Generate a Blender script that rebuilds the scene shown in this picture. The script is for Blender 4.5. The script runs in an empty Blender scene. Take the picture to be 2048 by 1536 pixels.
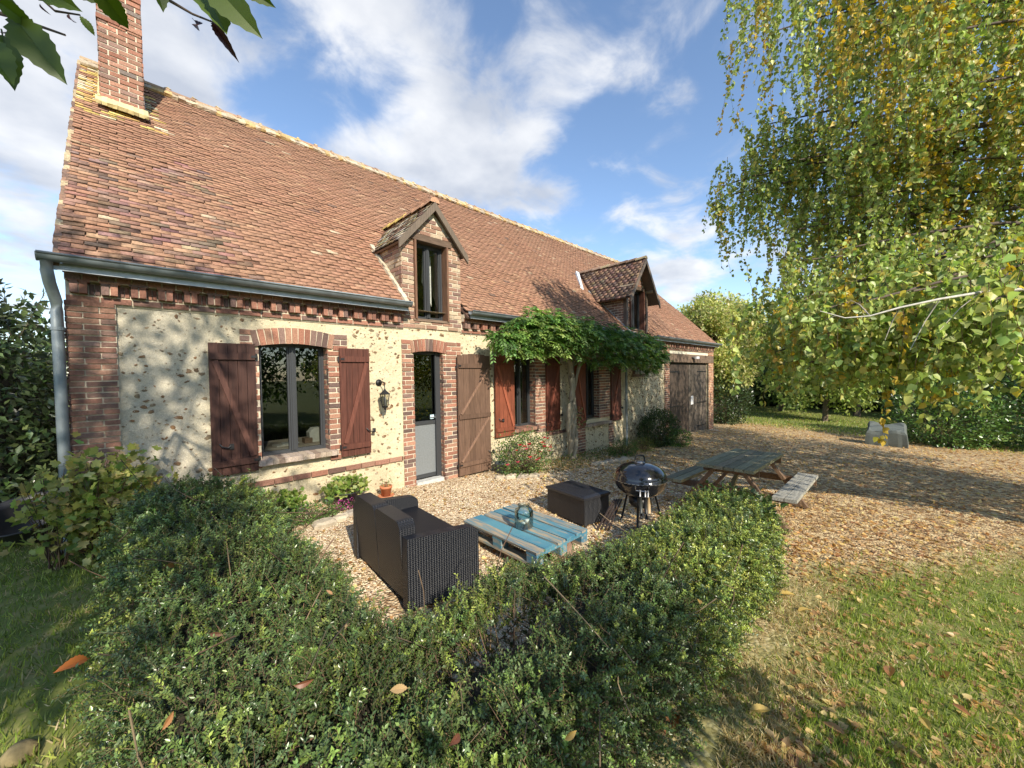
import bpy, math, random
import numpy as np
from mathutils import Vector, Matrix
random.seed(7); rng = np.random.default_rng(7)
S = bpy.context.scene; COL = S.collection
PI = math.pi
# ------------------------------------------------------------------ camera
A_ = math.radians(45.25); P_ = math.radians(1.45); R_ = math.radians(.85); FPX = 770.; H_ = 1.75
fw = np.array([math.cos(A_)*math.cos(P_), math.sin(A_)*math.cos(P_), -math.sin(P_)])
r0 = np.array([math.sin(A_), -math.cos(A_), 0.]); u0 = np.cross(r0, fw)
RT = math.cos(R_)*r0 - math.sin(R_)*u0; UP = math.cos(R_)*u0 + math.sin(R_)*r0
CAM = np.array([0., 0., H_])
cd = bpy.data.cameras.new('camera'); cam = bpy.data.objects.new('camera', cd); COL.objects.link(cam)
cd.sensor_width = 36; cd.lens = FPX/2048*36; cd.clip_end = 2000; cd.clip_start = .05
m = Matrix([[RT[i], UP[i], -fw[i]] for i in range(3)]).to_4x4(); m.translation = Vector(CAM); cam.matrix_world = m
S.camera = cam
def at(px, py, t): return CAM + t*(fw + (px-1024)/FPX*RT - (py-768)/FPX*UP)
# ------------------------------------------------------------------ light
SUN_EL = math.radians(33); TRAV = np.array([.27, .963]); TRAV /= np.linalg.norm(TRAV)
sd = bpy.data.lights.new('sun', 'SUN'); sd.energy = 4.2; sd.angle = math.radians(.53); sd.color = (1, .91, .76)
so = bpy.data.objects.new('sun', sd); COL.objects.link(so)
so.rotation_euler = Vector((TRAV[0]*math.cos(SUN_EL), TRAV[1]*math.cos(SUN_EL), -math.sin(SUN_EL))).to_track_quat('-Z', 'Y').to_euler()
S.view_settings.view_transform = 'Standard'; S.view_settings.look = 'None'; S.view_settings.exposure = .7; S.view_settings.gamma = 1
S.render.engine = 'CYCLES'
try:
    S.cycles.transparent_max_bounces = 12; S.cycles.max_bounces = 7
except Exception: pass
W = bpy.data.worlds.new('World'); S.world = W; W.use_nodes = True
nt = W.node_tree; nt.nodes.clear()
def N(nt, t, **k):
    n = nt.nodes.new(t)
    for a, v in k.items():
        if a == 'inp':
            for i, x in v.items(): n.inputs[i].default_value = x
        else: setattr(n, a, v)
    return n
def math_(nt, op, a, b=None, clamp=False):
    n = nt.nodes.new('ShaderNodeMath'); n.operation = op; n.use_clamp = clamp
    for i, x in enumerate((a, b)):
        if x is None: continue
        if isinstance(x, (int, float)): n.inputs[i].default_value = x
        else: nt.links.new(x, n.inputs[i])
    return n.outputs[0]
def build_world():
    L = nt.links.new
    sky = N(nt, 'ShaderNodeTexSky', sky_type='NISHITA', sun_disc=False, sun_elevation=SUN_EL,
            sun_rotation=math.atan2(-TRAV[0], -TRAV[1]), air_density=1.0, dust_density=.35, ozone_density=2.2)
    tc = N(nt, 'ShaderNodeTexCoord'); G = tc.outputs['Generated']
    sep = N(nt, 'ShaderNodeSeparateXYZ'); L(G, sep.inputs[0])
    zz = math_(nt, 'ADD', math_(nt, 'MAXIMUM', sep.outputs[2], 0.), .22)
    cx = math_(nt, 'DIVIDE', sep.outputs[0], zz); cy = math_(nt, 'DIVIDE', sep.outputs[1], zz)
    cmb = N(nt, 'ShaderNodeCombineXYZ'); L(cx, cmb.inputs[0]); L(cy, cmb.inputs[1])
    n1 = N(nt, 'ShaderNodeTexNoise', inp={'Scale': 4.2, 'Detail': 10., 'Roughness': .56, 'Distortion': .35}); L(cmb.outputs[0], n1.inputs['Vector'])
    n2 = N(nt, 'ShaderNodeTexNoise', inp={'Scale': 1.3, 'Detail': 5., 'Roughness': .5}); 
    off = N(nt, 'ShaderNodeVectorMath', operation='ADD', inp={1: (4.1, 9.3, 2.)}); L(cmb.outputs[0], off.inputs[0]); L(off.outputs[0], n2.inputs['Vector'])
    acc = None
    for px, py, rad, amp in [(860,165,.07,.5),(905,240,.10,.5),(985,335,.11,.5),(1065,420,.10,.45),(880,330,.12,.42),(740,300,.10,.42),(660,290,.07,.3),(1090,230,.07,.25),
                             (330,120,.16,.42),(390,200,.10,.35),(110,130,.20,.38),(60,420,.17,.33),(20,250,.16,.3),(650,10,.16,.4),(480,60,.10,.25),(760,40,.1,.22),(540,150,.08,.1),
                             (1250,410,.07,.34),(1360,590,.14,.5),(1330,520,.08,.3),(1180,455,.05,.15),(1330,330,.08,.12),(1060,90,.16,.16),(1240,150,.13,.13),
                             (600,190,.11,-.45),(520,150,.08,-.3),(700,215,.06,-.25),(1180,300,.07,-.25),(1220,370,.05,-.15),(470,170,.05,-.15),(1440,300,.12,-.15),(1150,560,.06,-.1)]:
        d = at(px, py, 1.)-CAM; d = d/np.linalg.norm(d)
        dt = N(nt, 'ShaderNodeVectorMath', operation='DISTANCE', inp={1: tuple(d)}); L(G, dt.inputs[0])
        q = math_(nt, 'DIVIDE', dt.outputs['Value'], rad)
        e = math_(nt, 'MULTIPLY', math_(nt, 'POWER', 2.718, math_(nt, 'MULTIPLY', math_(nt, 'MULTIPLY', q, q), -1.)), amp)
        acc = e if acc is None else math_(nt, 'ADD', acc, e)
    v = math_(nt, 'ADD', math_(nt, 'MULTIPLY', math_(nt, 'SUBTRACT', n1.outputs['Fac'], .5), 2.3), acc)
    v = math_(nt, 'ADD', v, math_(nt, 'MULTIPLY', math_(nt, 'SUBTRACT', n2.outputs['Fac'], .5), .9))
    mr = N(nt, 'ShaderNodeMapRange', interpolation_type='SMOOTHERSTEP', inp={'From Min': .02, 'From Max': .85, 'To Max': .93}); L(v, mr.inputs['Value'])
    n3 = N(nt, 'ShaderNodeTexNoise', inp={'Scale': 3.2, 'Detail': 6.}); 
    off2 = N(nt, 'ShaderNodeVectorMath', operation='ADD', inp={1: (1.1, 3.3, 7.)}); L(cmb.outputs[0], off2.inputs[0]); L(off2.outputs[0], n3.inputs['Vector'])
    cr = N(nt, 'ShaderNodeValToRGB'); cr.color_ramp.elements[0].position = .36; cr.color_ramp.elements[0].color = (.50, .54, .62, 1)
    cr.color_ramp.elements[1].position = .62; cr.color_ramp.elements[1].color = (.84, .85, .87, 1); L(n3.outputs['Fac'], cr.inputs[0])
    bg1 = N(nt, 'ShaderNodeBackground', inp={'Strength': .15}); 
    hs = N(nt, 'ShaderNodeHueSaturation', inp={'Saturation': 1.0, 'Value': 1.0}); L(sky.outputs[0], hs.inputs['Color']); L(hs.outputs[0], bg1.inputs['Color'])
    bg2 = N(nt, 'ShaderNodeBackground', inp={'Strength': .76}); L(cr.outputs[0], bg2.inputs['Color'])
    mx = N(nt, 'ShaderNodeMixShader'); L(mr.outputs[0], mx.inputs[0]); L(bg1.outputs[0], mx.inputs[1]); L(bg2.outputs[0], mx.inputs[2])
    out = N(nt, 'ShaderNodeOutputWorld'); L(mx.outputs[0], out.inputs[0])
build_world()
# ------------------------------------------------------------------ helpers
def ground_z(x, y):
    x = np.clip(x, -4, 30); yy = np.clip(y, -6, 9)
    return .02 - .045*(x-3) + .04*(yy-5.43)
def gz(x, y): return float(ground_z(np.float64(x), np.float64(y)))

def principled(name, col=(.5,.5,.5), rough=.6, metal=0., spec=.5, attr=False, nscale=None, nvec=(1,1,1), namp=.3, bump=0., bscale=None, trans=0., detail=5., coat=0., spots=None):
    m = bpy.data.materials.new(name); m.use_nodes = True; t = m.node_tree; L = t.links.new
    b = t.nodes['Principled BSDF']; b.inputs['Roughness'].default_value = rough; b.inputs['Metallic'].default_value = metal
    b.inputs['Specular IOR Level'].default_value = spec; b.inputs['Coat Weight'].default_value = coat; b.inputs['Coat Roughness'].default_value = .08
    if attr: c = N(t, 'ShaderNodeAttribute', attribute_name='Col').outputs['Color']
    else: c = N(t, 'ShaderNodeRGB'); c.outputs[0].default_value = (*col, 1); c = c.outputs[0]
    tc = N(t, 'ShaderNodeTexCoord'); mp = N(t, 'ShaderNodeMapping', inp={'Scale': nvec}); L(tc.outputs['Object'], mp.inputs[0])
    if nscale:
        n = N(t, 'ShaderNodeTexNoise', inp={'Scale': nscale, 'Detail': detail, 'Roughness': .6}); L(mp.outputs[0], n.inputs['Vector'])
        mr = N(t, 'ShaderNodeMapRange', inp={'From Min': .25, 'From Max': .75, 'To Min': 1-namp, 'To Max': 1+namp}); L(n.outputs['Fac'], mr.inputs['Value'])
        vm = N(t, 'ShaderNodeVectorMath', operation='SCALE'); L(c, vm.inputs[0]); L(mr.outputs[0], vm.inputs['Scale']); c = vm.outputs[0]
    if spots:
        sc, lo, hi, col2 = spots
        n = N(t, 'ShaderNodeTexNoise', inp={'Scale': sc, 'Detail': 6., 'Roughness': .65}); L(tc.outputs['Object'], n.inputs['Vector'])
        mr = N(t, 'ShaderNodeMapRange', inp={'From Min': lo, 'From Max': hi}); L(n.outputs['Fac'], mr.inputs['Value'])
        mx = N(t, 'ShaderNodeMix', data_type='RGBA'); L(mr.outputs[0], mx.inputs['Factor']); L(c, mx.inputs['A']); mx.inputs['B'].default_value = (*col2, 1); c = mx.outputs['Result']
    L(c, b.inputs['Base Color'])
    if bump:
        n = N(t, 'ShaderNodeTexNoise', inp={'Scale': bscale or nscale or 20., 'Detail': 6., 'Roughness': .6}); L(mp.outputs[0], n.inputs['Vector'])
        bp = N(t, 'ShaderNodeBump', inp={'Strength': bump, 'Distance': .01}); L(n.outputs['Fac'], bp.inputs['Height']); L(bp.outputs[0], b.inputs['Normal'])
    if trans:
        tr = N(t, 'ShaderNodeBsdfTranslucent'); hs = N(t, 'ShaderNodeHueSaturation', inp={'Saturation': 1.15, 'Value': 1.5}); L(c, hs.inputs['Color']); L(hs.outputs[0], tr.inputs['Color'])
        mx = N(t, 'ShaderNodeMixShader', inp={0: trans}); L(b.outputs[0], mx.inputs[1]); L(tr.outputs[0], mx.inputs[2]); L(mx.outputs[0], t.nodes['Material Output'].inputs[0])
    return m

def glass_mat(name, tint=(.75,.82,.8), refl=.12, rough=.0):
    m = bpy.data.materials.new(name); m.use_nodes = True; t = m.node_tree; L = t.links.new; t.nodes.clear()
    o = N(t, 'ShaderNodeOutputMaterial'); tr = N(t, 'ShaderNodeBsdfTransparent', inp={'Color': (*tint, 1)}); gl = N(t, 'ShaderNodeBsdfGlossy', inp={'Roughness': rough, 'Color': (.9,.95,.95,1)})
    lw = N(t, 'ShaderNodeLayerWeight', inp={'Blend': .35}); mr = N(t, 'ShaderNodeMapRange', inp={'To Min': refl, 'To Max': .85}); L(lw.outputs['Fresnel'], mr.inputs['Value'])
    mx = N(t, 'ShaderNodeMixShader'); L(mr.outputs[0], mx.inputs[0]); L(tr.outputs[0], mx.inputs[1]); L(gl.outputs[0], mx.inputs[2]); L(mx.outputs[0], o.inputs[0]); return m

class MB:
    def __init__(s): s.v = []; s.f = []; s.c = []; s.m = []; s.calls = []
    def add(s, vs, fs, col=(.5,.5,.5), mi=0):
        s.calls.append((len(s.v), len(s.f))); b = len(s.v); s.v += [tuple(map(float, q)) for q in vs]
        for f in fs: s.f.append(tuple(b+i for i in f)); s.c.append(col); s.m.append(mi)
    def box(s, x0, x1, y0, y1, z0, z1, col=(.5,.5,.5), mi=0):
        s.add([(x0,y0,z0),(x1,y0,z0),(x1,y1,z0),(x0,y1,z0),(x0,y0,z1),(x1,y0,z1),(x1,y1,z1),(x0,y1,z1)],
              [(0,3,2,1),(4,5,6,7),(0,1,5,4),(1,2,6,5),(2,3,7,6),(3,0,4,7)], col, mi)
    def obox(s, O, U, V, Wv, col=(.5,.5,.5), mi=0, jit=0.):
        O, U, V, Wv = map(np.array, (O, U, V, Wv)); vs = []
        for c in (0, 1):
            for a, b in ((0,0),(1,0),(1,1),(0,1)):
                p = O+U*a+V*b+Wv*c
                if jit: p = p + rng.uniform(-jit, jit, 3)
                vs.append(p)
        s.add(vs, [(0,3,2,1),(4,5,6,7),(0,1,5,4),(1,2,6,5),(2,3,7,6),(3,0,4,7)], col, mi)
    def beam(s, p, q, w, h, up=(0,0,1), col=(.5,.5,.5), mi=0):   # box beam from p to q
        p = np.array(p, float); q = np.array(q, float); d = q-p; up = np.array(up, float); sd_ = np.cross(d, up); sd_ /= np.linalg.norm(sd_); u = np.cross(sd_, d); u /= np.linalg.norm(u)
        s.obox(p-sd_*w/2-u*h/2, d, sd_*w, u*h, col, mi)
    def quad(s, a, b, c, d, col=(.5,.5,.5), mi=0): s.add([a,b,c,d], [(0,1,2,3)], col, mi)
    def prism(s, pts, V, col=(.5,.5,.5), mi=0):       # polygon pts extruded along V
        n = len(pts); P = [np.array(p, float) for p in pts]; V = np.array(V, float)
        s.add(P+[p+V for p in P], [tuple(range(n)), tuple(range(2*n-1, n-1, -1))]+[(i, (i+1) % n, n+(i+1) % n, n+i) for i in range(n)], col, mi)
    def tube(s, pts, rs, n=8, col=(.5,.5,.5), mi=0, cap=True):
        P = [np.array(p, float) for p in pts]
        if not hasattr(rs, '__len__'): rs = [rs]*len(P)
        vs = []; ref = np.array([0,0,1.])
        for i, p in enumerate(P):
            d = P[min(i+1, len(P)-1)]-P[max(i-1, 0)]; d /= (np.linalg.norm(d)+1e-9)
            a = np.cross(d, ref)
            if np.linalg.norm(a) < .15: a = np.cross(d, np.array([1.,0,0]))
            a /= np.linalg.norm(a); b = np.cross(d, a)
            for k in range(n):
                t = 2*PI*k/n; vs.append(p+rs[i]*(math.cos(t)*a+math.sin(t)*b))
        fs = [(i*n+k, i*n+(k+1) % n, (i+1)*n+(k+1) % n, (i+1)*n+k) for i in range(len(P)-1) for k in range(n)]
        if cap: fs += [tuple(range(n)), tuple((len(P)-1)*n+k for k in range(n-1, -1, -1))]
        s.add(vs, fs, col, mi)
    def lathe(s, prof, c, n=24, col=(.5,.5,.5), mi=0):
        c = np.array(c, float); vs = []
        for r, z in prof:
            for k in range(n): t = 2*PI*k/n; vs.append(c+np.array([r*math.cos(t), r*math.sin(t), z]))
        s.add(vs, [(i*n+k, i*n+(k+1) % n, (i+1)*n+(k+1) % n, (i+1)*n+k) for i in range(len(prof)-1) for k in range(n)], col, mi)
    def each(s, name, mats, parent=None, smooth=False, per=1):
        out = []; st = s.calls+[(len(s.v), len(s.f))]
        for i in range(0, len(s.calls), per):
            a, b = st[i], st[min(i+per, len(st)-1)]; m = MB(); m.v = s.v[a[0]:b[0]]; m.f = [tuple(k-a[0] for k in f) for f in s.f[a[1]:b[1]]]; m.c = s.c[a[1]:b[1]]; m.m = s.m[a[1]:b[1]]
            out.append(m.build(name, mats, parent, smooth))
        return out
    def build(s, name, mats, parent=None, smooth=False):
        me = bpy.data.meshes.new(name); me.from_pydata(s.v, [], s.f)
        if not isinstance(mats, (list, tuple)): mats = [mats]
        for mt in mats: me.materials.append(mt)
        me.polygons.foreach_set('material_index', np.array(s.m, np.int32))
        lt = np.zeros(len(me.polygons), np.int32); me.polygons.foreach_get('loop_total', lt)
        c = np.ones((len(s.c), 4), np.float32); c[:, :3] = np.array(s.c, np.float32)
        at_ = me.color_attributes.new('Col', 'FLOAT_COLOR', 'CORNER'); at_.data.foreach_set('color', np.repeat(c, lt, 0).ravel())
        if smooth: me.polygons.foreach_set('use_smooth', np.ones(len(me.polygons), bool))
        me.update(); o = bpy.data.objects.new(name, me); COL.objects.link(o)
        if parent: o.parent = parent
        return o
def thing(name, label, cat, group=None):
    o = bpy.data.objects.new(name, None); COL.objects.link(o); o.empty_display_size = .1
    o['label'] = label; o['category'] = cat
    if group: o['group'] = group
    return o
def tag(o, label, cat, group=None, kind=None):
    o['label'] = label; o['category'] = cat
    if group: o['group'] = group
    if kind: o['kind'] = kind
    return o

def npmesh(name, V, F, C, mat, parent=None, smooth=False):      # V (n,3)  F (m,k)  C per face (m,3)
    me = bpy.data.meshes.new(name); n, (mf, k) = len(V), F.shape
    me.vertices.add(n); me.vertices.foreach_set('co', V.astype(np.float32).ravel())
    me.loops.add(mf*k); me.loops.foreach_set('vertex_index', F.astype(np.int32).ravel())
    me.polygons.add(mf); me.polygons.foreach_set('loop_start', np.arange(mf, dtype=np.int32)*k)
    try: me.polygons.foreach_set('loop_total', np.full(mf, k, np.int32))
    except Exception: pass
    c = np.ones((mf, 4), np.float32); c[:, :3] = C
    a = me.color_attributes.new('Col', 'FLOAT_COLOR', 'CORNER'); a.data.foreach_set('color', np.repeat(c, k, 0).ravel())
    if smooth: me.polygons.foreach_set('use_smooth', np.ones(mf, bool))
    me.update(calc_edges=True); me.materials.append(mat)
    o = bpy.data.objects.new(name, me); COL.objects.link(o)
    if parent: o.parent = parent
    return o
def nrm(a): return a/(np.linalg.norm(a, axis=-1, keepdims=True)+1e-9)
TPL = {
 'bi': (np.array([(0,0,0),(.45,.5,.14),(1,0,-.05),(.45,-.5,.14)]), np.array([(0,1,2),(0,2,3)])),
 'ov': (np.array([(0,0,0),(.28,.5,.12),(.62,.36,.1),(1,0,-.12),(.62,-.36,.1),(.28,-.5,.12)]), np.array([(0,1,2,3),(0,3,4,5)])),
 'lob': (np.array([(0,0,0),(-.12,.42,.1),(.3,.58,.14),(.38,.36,.08),(.72,.52,.1),(.75,.2,.0),(1,0,-.15),(.75,-.2,.0),(.72,-.52,.1),(.38,-.36,.08),(.3,-.58,.14),(-.12,-.42,.1)]),
         np.array([(0,1,2,3),(0,3,4,5),(0,5,6,7),(0,7,8,9),(0,9,10,11)])),
 'bl': (np.array([(0,-.5,0),(0,.5,0),(.6,.3,.2),(.6,-.3,.2),(1,0,.7)]), np.array([(0,1,2),(0,2,3),(3,2,4)])),
}
def leafmesh(name, P, D, Nn, L, Wd, C, mat, parent, tpl='bi'):
    tv, tf = TPL[tpl]; n = len(P); D = nrm(D); Sd = nrm(np.cross(Nn, D)); Nn = np.cross(D, Sd)
    L = np.broadcast_to(L, n)[:, None, None]; Wd = np.broadcast_to(Wd, n)[:, None, None]
    V = P[:, None] + D[:, None]*L*tv[None, :, 0:1] + Sd[:, None]*Wd*tv[None, :, 1:2] + Nn[:, None]*Wd*tv[None, :, 2:3]
    k = len(tv); F = (tf[None]+(np.arange(n)*k)[:, None, None]).reshape(-1, tf.shape[1])
    return npmesh(name, V.reshape(-1, 3), F, np.repeat(C, len(tf), 0), mat, parent)
def pick(pal, n, jit=.15, w=None):
    pal = np.array(pal, float)
    if w is not None: w = np.array(w, float)/sum(w)
    c = pal[rng.choice(len(pal), n, p=w)]; return np.clip(c*(1+rng.normal(0, jit, (n, 1)))*(1+rng.normal(0, jit*.3, (n, 3))), .002, 1)
def stemmesh(name, P0, P1, P2, r0_, r1_, C, mat, parent, seg=3, k=3):    # many thin quadratic tubes
    n = len(P0); ts = np.linspace(0, 1, seg+1); a = nrm(np.cross(P2-P0, np.array([.13,.31,.94]))); b = nrm(np.cross(P2-P0, a)); rings = []
    for t in ts:
        c = (1-t)**2*P0+2*t*(1-t)*P1+t*t*P2; r = r0_+(r1_-r0_)*t
        r = np.broadcast_to(r, n)[:, None]
        rings.append(np.stack([c+r*(math.cos(2*PI*j/k)*a+math.sin(2*PI*j/k)*b) for j in range(k)], 1))
    V = np.stack(rings, 1).reshape(-1, 3); base = (np.arange(n)*(seg+1)*k)[:, None, None]
    f = np.array([(i*k+j, i*k+(j+1) % k, (i+1)*k+(j+1) % k, (i+1)*k+j) for i in range(seg) for j in range(k)])
    return npmesh(name, V, (f[None]+base).reshape(-1, 4), np.repeat(C, seg*k, 0), mat, parent)
def snoise(x, y, z=0., f=1., s=0.):     # cheap smooth noise in [-1,1]
    x = x*f; y = y*f; z = z*f
    return (np.sin(1.7*x+2.3*y+.9*z+s)+np.sin(-2.9*x+1.3*y+2.1*z+1.7*s+1)+np.sin(3.7*x+.6*y-3.1*z+2.3*s+2)+np.sin(-1.1*x-4.3*y+1.9*z+s*.7+3))/4
# ------------------------------------------------------------------ materials
M = {}
M['leaf'] = principled('leaf', attr=True, rough=.42, spec=.45, trans=.38)
M['leafgloss'] = principled('leaf_glossy', attr=True, rough=.3, spec=.5, trans=.15)
M['bark'] = principled('bark', attr=True, rough=.9, nscale=14, nvec=(1,1,.3), namp=.4, bump=.6)
M['brick'] = principled('brick', attr=True, rough=.9, nscale=60, namp=.35, bump=.5, bscale=90, spec=.2)
M['mortar'] = principled('mortar', col=(.62,.545,.42), rough=.95, nscale=30, namp=.25, bump=.5, bscale=80, spec=.1)
M['tile'] = principled('clay_tile', attr=True, rough=.9, nscale=45, namp=.4, bump=.5, bscale=70, spec=.2)
M['wood'] = principled('stained_wood', attr=True, rough=.6, nscale=9, nvec=(6,6,.5), namp=.4, bump=.35, bscale=9, spec=.3)
M['woodx'] = principled('weathered_board', attr=True, rough=.85, nscale=9, nvec=(.5,7,7), namp=.45, bump=.5, bscale=9, spec=.2)
M['zinc'] = principled('zinc', col=(.20,.23,.245), rough=.45, metal=.3, nscale=8, namp=.25)
M['zincl'] = principled('zinc_flashing', col=(.42,.46,.50), rough=.45, metal=.2, nscale=8, namp=.15)
M['alu'] = principled('grey_frame', col=(.045,.048,.052), rough=.38, spec=.5)
M['alup'] = principled('grey_panel', col=(.24,.26,.27), rough=.5, metal=.3, nscale=40, namp=.15)
M['iron'] = principled('black_iron', col=(.015,.015,.016), rough=.5)
M['glass'] = glass_mat('window_glass', (.42,.45,.45), .07)
M['glassc'] = glass_mat('clear_glass', (.85,.88,.87), .07); M['white'] = principled('white_paint', col=(.75,.74,.72), rough=.7)
M['stone'] = principled('stone', attr=True, rough=.95, nscale=18, namp=.35, bump=.8, bscale=25, spec=.15)
M['plastic'] = principled('black_plastic', attr=True, rough=.45)
M['dark'] = principled('dark_room', col=(.05,.045,.04), rough=.9)
M['attr'] = principled('plain', attr=True, rough=.7, nscale=20, namp=.15)
def flint_wall_mat():
    m = bpy.data.materials.new('flint_render'); m.use_nodes = True; t = m.node_tree; L = t.links.new; b = t.nodes['Principled BSDF']
    b.inputs['Roughness'].default_value = .95; b.inputs['Specular IOR Level'].default_value = .1
    tc = N(t, 'ShaderNodeTexCoord'); O = tc.outputs['Object']
    n1 = N(t, 'ShaderNodeTexNoise', inp={'Scale': 2.2, 'Detail': 6., 'Roughness': .6}); L(O, n1.inputs['Vector'])
    cr = N(t, 'ShaderNodeValToRGB'); e = cr.color_ramp.elements; e[0].position = .3; e[0].color = (.60,.51,.34,1); e[1].position = .7; e[1].color = (.74,.65,.45,1); L(n1.outputs['Fac'], cr.inputs[0])
    # grittier, greyer render on the stretch by the left corner
    sp = N(t, 'ShaderNodeSeparateXYZ'); L(O, sp.inputs[0])
    mr = N(t, 'ShaderNodeMapRange', inp={'From Min': 1.3, 'From Max': .3, 'To Max': .75}); 
    nn = math_(t, 'ADD', sp.outputs[0], math_(t, 'MULTIPLY', math_(t, 'SUBTRACT', n1.outputs['Fac'], .5), 1.5)); L(nn, mr.inputs['Value'])
    mx = N(t, 'ShaderNodeMix', data_type='RGBA'); L(mr.outputs[0], mx.inputs['Factor']); L(cr.outputs[0], mx.inputs['A']); mx.inputs['B'].default_value = (.53,.49,.40,1)
    ng = N(t, 'ShaderNodeTexNoise', inp={'Scale': 110., 'Detail': 4., 'Roughness': .7}); L(O, ng.inputs['Vector'])
    sg = N(t, 'ShaderNodeMapRange', inp={'From Min': .3, 'From Max': .7, 'To Min': .72, 'To Max': 1.2}); L(ng.outputs['Fac'], sg.inputs['Value'])
    vs = N(t, 'ShaderNodeVectorMath', operation='SCALE'); L(mx.outputs['Result'], vs.inputs[0]); L(sg.outputs[0], vs.inputs['Scale'])
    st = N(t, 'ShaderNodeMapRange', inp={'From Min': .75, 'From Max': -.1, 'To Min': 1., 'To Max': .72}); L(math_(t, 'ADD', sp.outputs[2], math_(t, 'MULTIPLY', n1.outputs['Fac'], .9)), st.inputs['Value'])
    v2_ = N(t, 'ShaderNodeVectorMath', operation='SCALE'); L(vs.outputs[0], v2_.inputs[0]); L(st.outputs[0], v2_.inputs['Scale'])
    L(v2_.outputs[0], b.inputs['Base Color'])
    nb = N(t, 'ShaderNodeTexNoise', inp={'Scale': 12., 'Detail': 7., 'Roughness': .65}); L(O, nb.inputs['Vector'])
    hb = math_(t, 'ADD', nb.outputs['Fac'], math_(t, 'MULTIPLY', ng.outputs['Fac'], .35))
    bp = N(t, 'ShaderNodeBump', inp={'Strength': .9, 'Distance': .028}); L(hb, bp.inputs['Height']); L(bp.outputs[0], b.inputs['Normal'])
    return m
M['flint'] = flint_wall_mat()
M['flintstone'] = principled('flint_stone', attr=True, rough=.4, nscale=40, namp=.4, spec=.4)
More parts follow.
